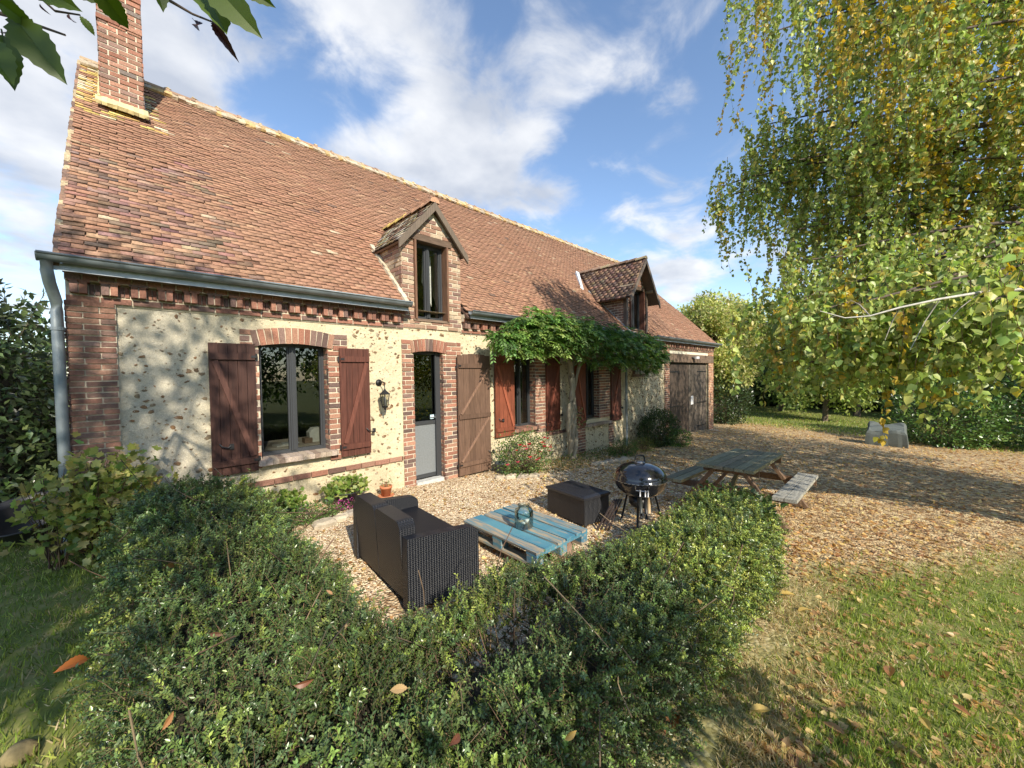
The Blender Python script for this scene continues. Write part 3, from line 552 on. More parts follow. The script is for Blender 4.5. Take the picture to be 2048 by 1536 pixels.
# shutters
def shutter(x0, x1, z0, z1, base, nb=5, hinge='r', y=FY-.065, arch_=0., brace=1, mid=None, angle=0., name='shutter'):
    base = np.array(base); mb = MB(); w = (x1-x0)/nb
    for i in range(nb):
        t = (i+.5)/nb*2-1; zt = z1+arch_*(1-t*t)-arch_; a, b = x0+i*w, x0+(i+1)*w-.004
        mb.box(a, b, y, y+.028, z0, zt, tuple(base*random.uniform(.85, 1.15)))
    mb.box(x0+.004, x1-.008, y+.0285, y+.034, z0+.004, z1-arch_-.004, (.012,.009,.007))
    o = mb.build(name, M['wood'], house)
    zl, zh = z0+(z1-z0)*.09, z1-(z1-z0)*.1; lw = .075
    for z in ([zl, zh] + ([mid] if mid else [])):
        l = MB(); l.box(x0+.008, x1-.012, y-.026, y-.001, z-lw/2, z+lw/2, tuple(base*random.uniform(.9,1.1))); l.build('ledge', M['wood'], o)
    segs = [(zl, zh)] if not mid else [(zl, mid), (mid, zh)]
    for a, b in segs:
        xa, xb = (x0+.05, x1-.05) if brace > 0 else (x1-.05, x0+.05)
        l = MB(); p, q = (xa,y-.012,a+lw/2+.012), (xb,y-.012,b-lw/2-.012); l.beam(p, q, .055 if not mid else .04, .020, up=(0,1,0), col=tuple(base*1.7 if mid else base*1.5)); l.build('brace', M['wood'], o)
    h = MB(); xh = x1 if hinge == 'r' else x0; sx = -1 if hinge == 'r' else 1
    for z in (zl, zh):
        h = MB(); h.box(min(xh,xh+sx*.05), max(xh,xh+sx*.05), y-.032, y-.0265, z-.014, z+.014); h.tube([(xh-sx*.012,y+.01,z-.035),(xh-sx*.012,y+.01,z+.035)], .011, 8); h.build('hinge', M['iron'], o)
    h = MB()
    xl = x0+.07 if hinge == 'r' else x1-.07
    h.tube([(xl,y-.012,z0+.36),(xl+.02,y-.035,z0+.33),(xl+.07,y-.03,z0+.31),(xl+.10,y-.03,z0+.33)], .008, 6); h.box(xl+.09, xl+.13, y-.022, y-.001, z0+.29, z0+.35, (.3,.3,.3))
    h.build('latch', M['iron'], o)
    return o
DB = (.06,.026,.019)
shutter(.62, 1.06, .655, 2.15, DB, 5, 'r', brace=-1); shutter(2.03, 2.445, .65, 2.14, (.10,.036,.024), 5, 'l', brace=1)
shutter(4.88, 5.39, .55, 2.12, (.20,.06,.032), 5, 'r', brace=-1); shutter(6.37, 6.84, .50, 2.12, (.13,.04,.025), 4, 'l', brace=1)
shutter(7.42, 7.84, .48, 2.08, (.20,.06,.03), 4, 'r', brace=-1); shutter(9.02, 9.52, .47, 2.08, (.12,.045,.03), 4, 'l', brace=1)
ds = shutter(3.985, 4.715, -.0, 2.12, (.13,.078,.053), 6, 'l', y=FY-.10, arch_=.04, mid=1.02, name='door_shutter', brace=1)
# door
mb = MB(); y = FY+.10; mb.box(3.66, 3.74, y-.02, y+.07, -.0, 2.17); mb.box(3.185, 3.215, y, y+.07, .0, 2.17); mb.box(3.215, 3.66, y, y+.07, 2.1, 2.17); mb.box(3.215, 3.66, y+.005, y+.06, .06, .12); mb.box(3.215, 3.66, y+.002, y+.06, .94, 1.0); mb.box(3.64, 3.66, y-.03, y, .05, 2.1)
dr = mb.build('door', M['alu'], house)
mb = MB(); mb.box(3.215, 3.66, y+.02, y+.05, .12, .94); mb.build('door_panel', M['alup'], dr)
mb = MB(); mb.quad((3.215,y+.03,1.0),(3.66,y+.03,1.0),(3.66,y+.03,2.1),(3.215,y+.03,2.1)); mb.build('pane', M['glass'], dr)
mb = MB(); mb.box(3.19, 3.70, FY-.05, y+.005, -.03, .045); mb.build('threshold', principled('pale_step', col=(.5,.5,.47), rough=.8, nscale=20), dr)
mb = MB(); mb.box(3.56, 3.63, y+.018, y+.026, 1.02, 1.09); mb.build('sticker', principled('sticker', col=(.55,.72,.78), rough=.5), dr)
mb = MB(); mb.tube([(3.62,y-.0,1.05),(3.62,y-.05,1.05),(3.52,y-.05,1.05)], .009, 8); mb.build('handle', M['alup'], dr, True)
# garage / barn doors
def barn_leaf(x0, x1, base):
    mb = MB(); n = 11; w = (x1-x0)/n; y = FY+.06
    for i in range(n): mb.box(x0+i*w, x0+(i+1)*w-.006, y+random.uniform(0,.006), y+.04, -.56, 2.0, tuple(np.array(base)*random.uniform(.75, 1.25)))
    o = mb.build('barn_door', M['wood'], house); h = MB()
    for z in (1.75, .55, -.35): h.box(x0+.03, x0+1.0, y-.008, y+.001, z-.02, z+.02) if x0 < 14 else h.box(x1-1.0, x1-.03, y-.008, y+.001, z-.02, z+.02)
    h.each('strap_hinge', M['iron'], o); return o
bd = barn_leaf(12.75, 14.58, (.075,.055,.042)); bd2 = barn_leaf(14.61, 16.45, (.125,.10,.078))
mb = MB(); mb.box(12.74, 16.46, FY+.11, FY+.15, -.8, 2.12, (.03,.025,.02)); mb.build('door_frame', M['wood'], house)
mb = MB(); mb.box(14.8, 15.02, FY+.045, FY+.059, .52, .84, (.8,.83,.85)); 
no = mb.build('notice', M['white'], bd2)
mb = MB()
for z in (.78, .74, .70, .64, .60): mb.box(14.83, 14.83+random.uniform(.10,.16), FY+.043, FY+.0445, z-.006, z+.006)
mb.build('notice_print', principled('grey_ink', col=(.35,.37,.4)), bd2)
mb = MB(); mb.box(12.5, 16.95, FY-.05, FY+.12, 2.08, 2.37, (.17,.12,.085)); mb.build('timber_lintel', M['woodx'], house)
mb = MB(); mb.box(14.6, 14.95, FY-.12, FY-.05, 2.24, 2.29, (.1,.1,.1)); mb.lathe([(.0,.0),(.09,.0),(.11,-.09),(.0,-.1)], (14.8,FY-.16,2.3), 12, (.5,.5,.5)); tag(mb.build('floodlight', M['plastic']), 'small black floodlight fixed to the timber lintel over the barn doors', 'outdoor light')
mb = MB(); mb.box(12.76, 16.4, FY-.003, FY-.001, 2.37, 2.48, (.7,.64,.5)); mb.build('render_strip', M['attr'], house)
mb = MB(); mb.box(12.6, 16.6, FY-.35, FY+.06, -.85, -.595); mb.build('threshold', M['mortar'], house)
# vent niche
mb = MB(); mb.box(10.25, 11.0, FY-.045, FY, 1.62, 1.70, (.22,.15,.12)); 
for k in range(6): mb.box(10.27+.125*k, 10.34+.125*k, FY-.03, FY, 1.705, 1.88, (.2,.12,.09))
mb.build('vent', M['brick'], house)
for k in range(4):
    b = MB(); x = 10.36+.16*k; b.lathe([(0,0),(.03,0),(.032,.06),(.012,.09),(.018,.12),(0,.14)], (x,FY-.07,1.702), 12, (.8,.8,.78)); tag(b.build('ornament', M['attr'], None, True), 'small white ornament in the row on the brick ledge under the leaves', 'ornament', 'white ornaments on the brick ledge')
# dormers
def dormer(x0, x1, zsill, zeave, zpk, pal, roofover, front_over, wx0, wx1, tpal, timber=False):
    xm = (x0+x1)/2; yr = EY+(zeave-EZ)/sv[2]*sv[1]; mb = MB(); fy = FY-.015
    zt = zpk-.12
    # front face: piers + gable
    mb.box(x0, wx0, fy, fy+.3, 2.50, zeave, mi=1); mb.box(wx1, x1, fy, fy+.3, 2.50, zeave, mi=1); mb.box(wx0, wx1, fy, fy+.3, 2.5, zsill, mi=1)
    bricks(mb, (x0,fy,2.50), (1,0,0), (0,0,1), (0,-1,0), wx0-x0, zeave-2.5, pal); bricks(mb, (wx1,fy,2.50), (1,0,0), (0,0,1), (0,-1,0), x1-wx1, zeave-2.5, pal)
    bricks(mb, (wx0,fy,2.50), (1,0,0), (0,0,1), (0,-1,0), wx1-wx0, zsill-2.5, pal)
    sl = (zt-zeave)/(xm-x0)
    mb.prism([(x0,fy,zeave+.001),(x1,fy,zeave+.001),(xm,fy,zt)], (0,.25,0), mi=1)
    bricks(mb, (x0,fy,zeave), (1,0,0), (0,0,1), (0,-1,0), x1-x0, zt-zeave, pal, keep=lambda u, v: v < sl*(min(u, x1-x0-u)-.07))
    # cheeks
    for x, sx in ((x0, -1), (x1, 1)):
        xi = x-sx*.15
        mb.prism([(x,fy+.301,2.62),(x,fy+.301,zeave),(x,yr+.1,zeave)], (xi-x,0,0), mi=1)
        bricks(mb, (x,fy if sx > 0 else yr+.1,2.5), (0,sx,0), (0,0,1), (sx,0,0), yr+.1-fy, zeave-2.5, pal,
               keep=lambda u, v, sx=sx: (2.5+v) > EZ+((fy+u if sx > 0 else yr+.1-u)-EY)*sv[2]/sv[1]-.03)
    o = mb.build('dormer', [M['brick'], M['mortar']], house)
    # roof
    yb = EY+(zpk-EZ)/sv[2]*sv[1]+.1; yf = fy-front_over; ex = roofover
    hw = (x1-x0)/2+ex; slz = (zpk-zeave+.02)/((x1-x0)/2); ze = zpk-slz*hw
    for sx in (-1, 1):
        eo = np.array([xm+sx*hw, yf, ze]); up = np.array([-sx*hw, 0, zpk-ze]); Lr = np.linalg.norm(up); up = up/Lr; nn = np.array([sx*(zpk-ze), 0, hw]); nn = nn/np.linalg.norm(nn)
        dk = MB(); dk.prism([eo-nn*.015, eo-nn*.015+up*Lr, np.array([xm,yb,zpk])-nn*.015, np.array([eo[0],EY+(ze-EZ)/sv[2]*sv[1]+.12,ze])-nn*.015], -nn*.03, (.15,.1,.07)); dk.build('dormer_boards', M['wood'], o)
        def kp(u, s, ze=ze, up=up): y = yf+u; z = ze+s*up[2]; return z > EZ+(y-EY)*sv[2]/sv[1]-.02
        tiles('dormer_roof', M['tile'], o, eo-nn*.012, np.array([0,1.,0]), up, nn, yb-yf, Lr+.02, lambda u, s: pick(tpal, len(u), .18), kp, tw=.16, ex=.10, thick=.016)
        v = MB(); v.beam(eo+np.array([sx*.02,-.02,-.07]), np.array([xm,yf-.02,zpk-.06]), .03, .10, up=(0,1,0), col=(.16,.12,.09)) if False else v.prism([eo+np.array([sx*.01,-.03,-.13]), eo+np.array([sx*.01,-.03,.0]), np.array([xm,yf-.03,zpk+.0]), np.array([xm,yf-.03,zpk-.14])], (0,.035,0), (.15,.115,.085)); v.build('bargeboard', M['wood'], o)
    r = MB(); yy = yf-.02
    while yy < yb:
        vs = []; c = tuple(np.array(random.choice([(.6,.44,.14),(.5,.4,.26),(.45,.26,.16)]))*random.uniform(.8,1.1)) if not timber else tuple(np.array(random.choice([(.25,.17,.12),(.32,.22,.16),(.4,.33,.2)]))*random.uniform(.8,1.1))
        for q in (yy, yy+.3):
            for k in range(7): t = PI*k/6; vs.append((xm+math.cos(t)*.09, q, zpk-.03+math.sin(t)*.085+.02*(q == yy)))
        r.add(vs, [(k, k+1, 8+k, 7+k) for k in range(6)]+[tuple(range(7)), tuple(range(7, 14))], c); yy += .29
    r.build('ridge_tiles', M['tile'], o)
    l = MB(); l.box(wx0-.07, wx1+.07, fy-.035, fy+.2, zeave-.035, zeave+.065, (.13,.09,.065)); l.build('timber_lintel', M['woodx'], o)
    window(wx0+.04, wx1-.04, zsill+.01, zeave-.04, fy+.10, parent=o, name='window_frame', glass=M['glassc'])
    s_ = MB()
    for xa, xb in ((wx0+.004, wx0+.036), (wx1-.036, wx1-.004)): s_.box(xa, xb, fy-.05, fy+.14, zsill, zeave-.04, (.17,.09,.055) if not timber else (.12,.05,.035))
    s_.each('shutter', M['wood'], o)
    s_ = MB(); s_.box(wx0-.02, wx1+.02, fy-.03, fy+.1, zsill-.03, zsill+.008, (.2,.14,.1)); s_.build('sill', M['woodx'], o)
    # room behind
    rb = MB(); rb.box(wx0-.1, wx1+.1, fy+1.6, fy+1.65, 2.62, zeave+.3, (.07,.065,.06)); rb.quad((wx0-.12,fy+.31,2.65),(wx1+.12,fy+.31,2.65),(wx1+.12,fy+1.6,2.65),(wx0-.12,fy+1.6,2.65), (.12,.09,.07))
    if not timber: rb.prism([(3.60,fy+.34,3.80),(3.76,fy+.34,3.80),(3.76,fy+.34,2.95),(3.58,fy+.34,3.35)], (0,.02,0), (.8,.78,.72)); rb.prism([(3.28,fy+.34,3.85),(3.28,fy+.34,3.55),(3.46,fy+.34,3.2),(3.46,fy+.34,3.85)], (0,.02,0), (.34,.34,.33))
    else: rb.quad((wx0+.08,fy+.2,zsill+.05),(wx1-.32,fy+.2,zsill+.05),(wx1-.32,fy+.2,zeave-.1),(wx0+.08,fy+.2,zeave-.1), (.45,.47,.5))
    rb.each('room_wall', M['attr'], o)
    # fillet / flashing along the left cheek
    f = MB(); n = 14
    for k in range(n):
        t = k/n; z0_ = EZ+.02+(zeave-EZ)*t; y_ = EY+(z0_-EZ)/sv[2]*sv[1]
        if timber: f.obox((x0-.05,y_,z0_), (.05,0,0), sv*((zeave-EZ)/n/sv[2]+.005), nv*.035, (.30,.31,.32))
        else: f.obox((x0-.06+random.uniform(-.01,.01),y_,z0_), (.06,0,0), sv*((zeave-EZ)/n/sv[2]+.01), nv*.05, tuple(np.array((.55,.48,.35))*random.uniform(.8,1.1)), jit=.008)
    f.build('flashing', M['attr'], o)
    return o
D1P = [(.31,.18,.13),(.38,.25,.17),(.46,.36,.25),(.24,.15,.12),(.34,.20,.14)]
d1 = dormer(3.02, 4.13, 2.65, 3.93, 4.55, D1P, .09, .09, 3.215, 3.86, [(.5,.44,.33),(.38,.27,.18),(.32,.21,.15),(.62,.56,.44),(.48,.35,.17)])
d2 = dormer(9.88, 11.10, 3.0, 4.18, 4.99, RED+BROWN, .27, .30, 10.08, 10.92, [(.2,.13,.10),(.26,.17,.12),(.32,.21,.14),(.17,.12,.1)], timber=True)
mb = MB(); z_ = 4.22; mb.prism([(9.56,6.62,4.14),(9.56,6.72,4.26),(10.30,7.42,4.98),(10.30,7.30,4.90)], (0.05,0,.09), (.6,.65,.68)); mb.build('zinc_apron', M['attr'], d2)
for xx in (9.90, 11.08):
    mb = MB(); mb.box(xx-.05, xx+.05, FY-.06, FY+.04, 2.9, 4.12, (.12,.09,.07)); mb.build('timber_post', M['wood'], d2)
    mb = MB(); mb.tube([(xx,FY-.26,4.15),(xx,FY+.1,4.15)], .055, 8, (.3,.24,.17)); mb.build('timber_beam', M['wood'], d2)
for k in range(7):
    mb = MB(); z = 3.85+.0*k
# flat timber post at window three (drain side) & lantern
lt = thing('wall_lantern', 'black iron coach lantern hanging from a bracket on the cream wall left of the door', 'lantern')
mb = MB(); mb.lathe([(0,0),(.045,0),(.05,.012),(0,.014)], (0,0,0), 16)
ob = mb.build('bracket', M['iron'], lt, True); me = ob.data
for v in me.vertices: v.co = Vector((2.605+v.co.x, FY-v.co.z, 1.655+v.co.y))
mb = MB(); mb.tube([(2.605,FY-.01,1.655),(2.605,FY-.10,1.67),(2.62,FY-.15,1.66),(2.62,FY-.16,1.60)], .008, 6); mb.tube([(2.62,FY-.16,1.60),(2.62,FY-.16,1.56)], .006, 6); mb.build('arm', M['iron'], lt)
c = (2.62, FY-.16, 0); mb = MB()
mb.lathe([(.006,1.57),(.02,1.55),(.03,1.535),(.085,1.49),(.08,1.485),(0,1.486)], c, 6); mb.lathe([(0,1.30),(.045,1.30),(.05,1.315),(0,1.316)], c, 6); mb.lathe([(0,1.22),(.012,1.235),(.006,1.25),(.02,1.28),(.045,1.30)], c, 8)
for k in range(6): t = 2*PI*k/6; mb.tube([(c[0]+.046*math.cos(t),c[1]+.046*math.sin(t),1.31),(c[0]+.072*math.cos(t),c[1]+.072*math.sin(t),1.487)], .005, 5)
mb.build('lantern_frame', M['iron'], lt)
mb = MB(); mb.lathe([(.043,1.315),(.068,1.485)], c, 6); mb.build('glass', glass_mat('lantern_glass', (.9,.9,.85), .1, .1), lt)
mb = MB(); mb.lathe([(0,1.32),(.013,1.32),(.013,1.38),(.018,1.40),(.012,1.44),(0,1.45)], c, 10, (.7,.68,.6)); mb.build('bulb', M['white'], lt, True)
# things seen through the first window
t_ = thing('dining_table', 'pale wooden table top seen inside the first window', 'table'); mb = MB(); mb.box(.95, 2.3, 5.75, 6.5, .80, .83, (.5,.42,.32)); mb.build('tabletop', M['woodx'], t_); 
for x, y in ((1.0,5.8),(2.25,5.8),(1.0,6.45),(2.25,6.45)):
    mb = MB(); mb.box(x-.03, x+.03, y-.03, y+.03, 0, .80, (.4,.3,.2)); mb.build('leg', M['wood'], t_)
mb = MB(); mb.prism([(1.78,5.85,.832),(1.96,5.85,.832),(1.98,5.85,.95),(1.93,5.85,1.03),(1.83,5.85,1.03),(1.77,5.85,.97)], (0,.14,0), (.8,.77,.66)); tag(mb.build('white_bag', M['attr']), 'white cloth bag on the table inside the first window', 'bag')
mb = MB(); mb.box(1.70, 1.80, 5.82, 5.95, .831, .90, (.25,.16,.1)); tag(mb.build('small_box', M['attr']), 'small brown box left of the white bag inside the window', 'box')
mb = MB(); mb.obox((1.35,5.78,.831), (.22,.03,0), (-.02,.16,0), (0,0,.02), (.75,.7,.6)); mb.obox((1.42,5.80,.852), (.2,-.01,0), (.02,.15,0), (0,0,.012), (.6,.6,.55)); tag(mb.build('papers', M['attr']), 'loose papers lying on the table inside the first window', 'papers')
# ------------------------------------------------------------------ garden furniture
def weave_mat():
    m = bpy.data.materials.new('black_wicker'); m.use_nodes = True; t = m.node_tree; L = t.links.new; b = t.nodes['Principled BSDF']
    b.inputs['Roughness'].default_value = .42; b.inputs['Specular IOR Level'].default_value = .6
    tc = N(t, 'ShaderNodeTexCoord'); sp = N(t, 'ShaderNodeSeparateXYZ'); L(tc.outputs['Object'], sp.inputs[0])
    h = math_(t, 'ADD', sp.outputs[0], sp.outputs[1]); f = 2*PI/.022; g = 2*PI/.014
    row = math_(t, 'SINE', math_(t, 'MULTIPLY', math_(t, 'ADD', sp.outputs[2], math_(t, 'MULTIPLY', math_(t, 'SINE', math_(t, 'MULTIPLY', h, f)), .0035)), g))
    cl = math_(t, 'SINE', math_(t, 'MULTIPLY', h, f)); v = math_(t, 'ADD', row, math_(t, 'MULTIPLY', cl, .35))
    mr = N(t, 'ShaderNodeMapRange', inp={'From Min': -1.2, 'From Max': 1.2}); L(v, mr.inputs['Value']); cr = N(t, 'ShaderNodeValToRGB'); e = cr.color_ramp.elements; e[0].position = .25; e[0].color = (.003,.003,.004,1); e[1].position = .9; e[1].color = (.013,.015,.022,1); L(mr.outputs[0], cr.inputs[0]); L(cr.outputs[0], b.inputs['Base Color'])
    bp = N(t, 'ShaderNodeBump', inp={'Strength': 1., 'Distance': .006}); L(mr.outputs[0], bp.inputs['Height']); L(bp.outputs[0], b.inputs['Normal']); return m
M['wicker'] = weave_mat()
def rounded_panel(mb, O, U, V, Nn, w, h, th, r=.05, n=5, both=True, col=(.5,.5,.5)):
    O, U, V, Nn = map(lambda a: np.array(a, float), (O, U, V, Nn)); pts = [(0,0)]
    pts += [(w,0)] + [(w-r+r*math.cos(a), h-r+r*math.sin(a)) for a in np.linspace(0, PI/2, n)]
    pts += [(r-r*math.sin(a), h-r+r*math.cos(a)) for a in np.linspace(0, PI/2, n)] if both else [(0,h)]
    mb.prism([O+U*a+V*b for a, b in pts], Nn*th, col)
def sofa():
    s = thing('wicker_sofa', 'black woven garden sofa seen from behind, facing the blue pallet table', 'sofa')
    s.location = (1.43, 2.62, gz(1.5,3)); ang = math.radians(-4); s.rotation_euler = (0, 0, ang)     # local x = seating direction, y = width
    wd = .98
    for i in range(2):
        mb = MB(); y0 = .01+i*wd/2; rounded_panel(mb, (0,y0,.06), (0,1,0), (-.06,0,1), (1,0,0), wd/2-.012, .60, .13, .06); bo = mb.build('back_panel', M['wicker'], s)
    for y in (-.09, wd+.01):
        mb = MB(); rounded_panel(mb, (-.02,y,.03), (1,0,-.10), (0,0,1), (0,1,0), .64, .53, .085, .07, both=False); mb.build('armrest', M['wicker'], s)
    mb = MB(); mb.box(.15, .57, .0, wd, .05, .36); mb.build('seat_base', M['wicker'], s)
    mb = MB(); mb.box(.155, .585, .005, wd-.005, .362, .40); mb.build('seat', M['wicker'], s)
    for x in (0.02, .54):
        for y in (-.06, wd+.05):
            mb = MB(); mb.box(x-.02, x+.03, y-.02, y+.03, 0, .06, (.01,.01,.01)); mb.build('foot', M['plastic'], s)
sofa()
def box_table():
    s = thing('wicker_storage_box', 'low black woven storage box standing on the gravel behind the blue pallet table', 'storage box')
    s.location = (3.86, 2.68, gz(3.9,2.8)); s.rotation_euler = (0,0,math.radians(-9))
    s.scale = (1.06,1.06,1.05); mb = MB(); mb.box(0, .42, 0, .64, .02, .31); mb.build('box_body', M['wicker'], s)
    mb = MB(); pts = []
    mb.add([(-.015,-.015,.312),(.435,-.015,.312),(.435,.655,.312),(-.015,.655,.312),(-.015,-.015,.34),(.435,-.015,.34),(.435,.655,.34),(-.015,.655,.34),(.03,.03,.352),(.39,.03,.352),(.39,.61,.352),(.03,.61,.352)],
        [(0,3,2,1),(0,1,5,4),(1,2,6,5),(2,3,7,6),(3,0,4,7),(4,5,9,8),(5,6,10,9),(6,7,11,10),(7,4,8,11),(8,9,10,11)], (.02,.02,.022)); mb.build('lid', principled('lid_plastic', col=(.022,.023,.028), rough=.38, nscale=60, namp=.3, bump=.4, bscale=150), s)
    for x, y in ((.03,.03),(.39,.03),(.03,.61),(.39,.61)): mb = MB(); mb.box(x-.02, x+.02, y-.02, y+.02, -.02, .02, (.01,.01,.01)); mb.build('foot', M['plastic'], s)
box_table()
tag((lambda b: (b.box(4.10, 4.13, 2.92, 2.96, gz(3.9,2.8)+.353, gz(3.9,2.8)+.356, (.8,.8,.78)), b.build('paper_scrap', M['attr']))[1])(MB()), 'tiny white scrap lying on the storage box lid', 'paper')
def paint_wood():
    m = bpy.data.materials.new('worn_blue_paint'); m.use_nodes = True; t = m.node_tree; L = t.links.new; b = t.nodes['Principled BSDF']; b.inputs['Roughness'].default_value = .7
    tc = N(t, 'ShaderNodeTexCoord'); mp = N(t, 'ShaderNodeMapping', inp={'Scale': (1.2, 9, 9)}); L(tc.outputs['Object'], mp.inputs[0])
    at_ = N(t, 'ShaderNodeAttribute', attribute_name='Col'); sp = N(t, 'ShaderNodeSeparateXYZ'); L(at_.outputs['Vector'], sp.inputs[0])
    n = N(t, 'ShaderNodeTexNoise', inp={'Scale': 3.2, 'Detail': 8., 'Roughness': .7}); L(mp.outputs[0], n.inputs['Vector'])
    v = math_(t, 'ADD', n.outputs['Fac'], sp.outputs[0]); mr = N(t, 'ShaderNodeMapRange', inp={'From Min': .66, 'From Max': .86}); L(v, mr.inputs['Value'])
    n2 = N(t, 'ShaderNodeTexNoise', inp={'Scale': 2., 'Detail': 3.}); L(tc.outputs['Object'], n2.inputs['Vector'])
    cb = N(t, 'ShaderNodeValToRGB'); e = cb.color_ramp.elements; e[0].position = .35; e[0].color = (.03,.14,.24,1); e[1].position = .65; e[1].color = (.10,.27,.33,1); L(n2.outputs['Fac'], cb.inputs[0])
    cw = N(t, 'ShaderNodeValToRGB'); e = cw.color_ramp.elements; e[0].position = .3; e[0].color = (.22,.16,.10,1); e[1].position = .7; e[1].color = (.46,.37,.25,1); L(n.outputs['Fac'], cw.inputs[0])
    mx = N(t, 'ShaderNodeMix', data_type='RGBA'); L(mr.outputs[0], mx.inputs['Factor']); L(cb.outputs[0], mx.inputs['A']); L(cw.outputs[0], mx.inputs['B']); L(mx.outputs['Result'], b.inputs['Base Color'])
    bp = N(t, 'ShaderNodeBump', inp={'Strength': .4, 'Distance': .004}); L(n.outputs['Fac'], bp.inputs['Height']); L(bp.outputs[0], b.inputs['Normal']); return m
M['blue'] = paint_wood()
PT = np.array([3.26, 2.22, 0]); 
def pallet():
    s = thing('pallet_table', 'low table made of a worn blue painted wooden pallet on the gravel', 'pallet table'); zt = .175
    s.location = (2.49, 2.24, zt-.145); s.rotation_euler = (0,0,math.radians(90-1.5)); w, l = .76, 1.08     # local x runs along the boards, -y across
    ys = [(0,.115,.29),(.120,.25,.10),(.285,.40,.29),(.425,.55,.13),(.575,.66,.20),(.665,.76,.27)]
    for a, b, c in ys: mb = MB(); mb.obox((0,-b,.122), (l,0,0), (0,b-a,0), (0,0,.022), (c,c,c), jit=.003); mb.build('top_board', M['blue'], s)
    for x in (0, .47, .94):
        mb = MB(); mb.box(x, x+.13, -w+.004, -.004, .098, .1215, (.15,.15,.15)); mb.build('cross_board', M['blue'], s)
        for y in (-.10, -.43, -.755): mb = MB(); mb.box(x+.004, x+.126, y, y+.095, .022, .0975, (.2,.2,.2)); mb.build('block', M['blue'], s)
    for y in (-.10, -.43, -.755): mb = MB(); mb.box(0, l, y, y+.095, 0, .0215, (.3,.3,.3)); mb.build('bottom_board', M['blue'], s)
    for k, (x, y, c) in enumerate(((2.58, 3.14, (.50,.38,.22)), (2.60, 2.62, (.20,.13,.10)), (3.1,3.05,(.35,.28,.2)), (3.1,2.4,(.3,.2,.15)))):
        mb = MB(); z0 = gz(x,y)-.02; mb.obox((x-.07,y-.06,z0), (.15,.01,0), (0,.14,0), (0,0,zt-.147-z0), c, jit=.01)
        tag(mb.build('support_stone', M['stone']), ['pale stone under the far left corner of the blue pallet', 'dark reddish stone propping the middle of the blue pallet', 'stone propping the far right corner of the blue pallet', 'stone propping the near right corner of the blue pallet'][k], 'stone', 'stones under the pallet table')
pallet()
jar = thing('glass_jar', 'large clear greenish glass jar standing on the blue pallet table', 'jar')
jar.location = (2.84, 2.72, .178)
mb = MB(); mb.lathe([(0,.0),(.085,.0),(.095,.012),(.098,.10),(.096,.165),(.085,.190),(.062,.205),(.060,.222),(.066,.230),(.060,.233),(.055,.222),(.057,.203),(.08,.186),(.091,.163),(.093,.10),(.09,.016),(0,.006)], (0,0,0), 32)
mb.build('jar_body', glass_mat('jar_glass', (.93,.97,.95), .07, .02), jar, True)
mb = MB(); mb.lathe([(0,.012),(.085,.012),(.088,.035),(.05,.045),(0,.04)], (0,0,0), 20, (.42,.33,.22)); mb.build('sand', M['stone'], jar)
mb = MB(); mb.lathe([(0,.04),(.022,.04),(.022,.075),(0,.076)], (.03,-.02,0), 14, (.8,.7,.55)); mb.lathe([(0,.04),(.026,.04),(.02,.06),(0,.062)], (-.035,-.02,0), 14, (.75,.75,.7)); o = mb.build('candle', M['white'], None, True); o.location = jar.location; tag(o, 'pale candle stubs inside the glass jar', 'candle')
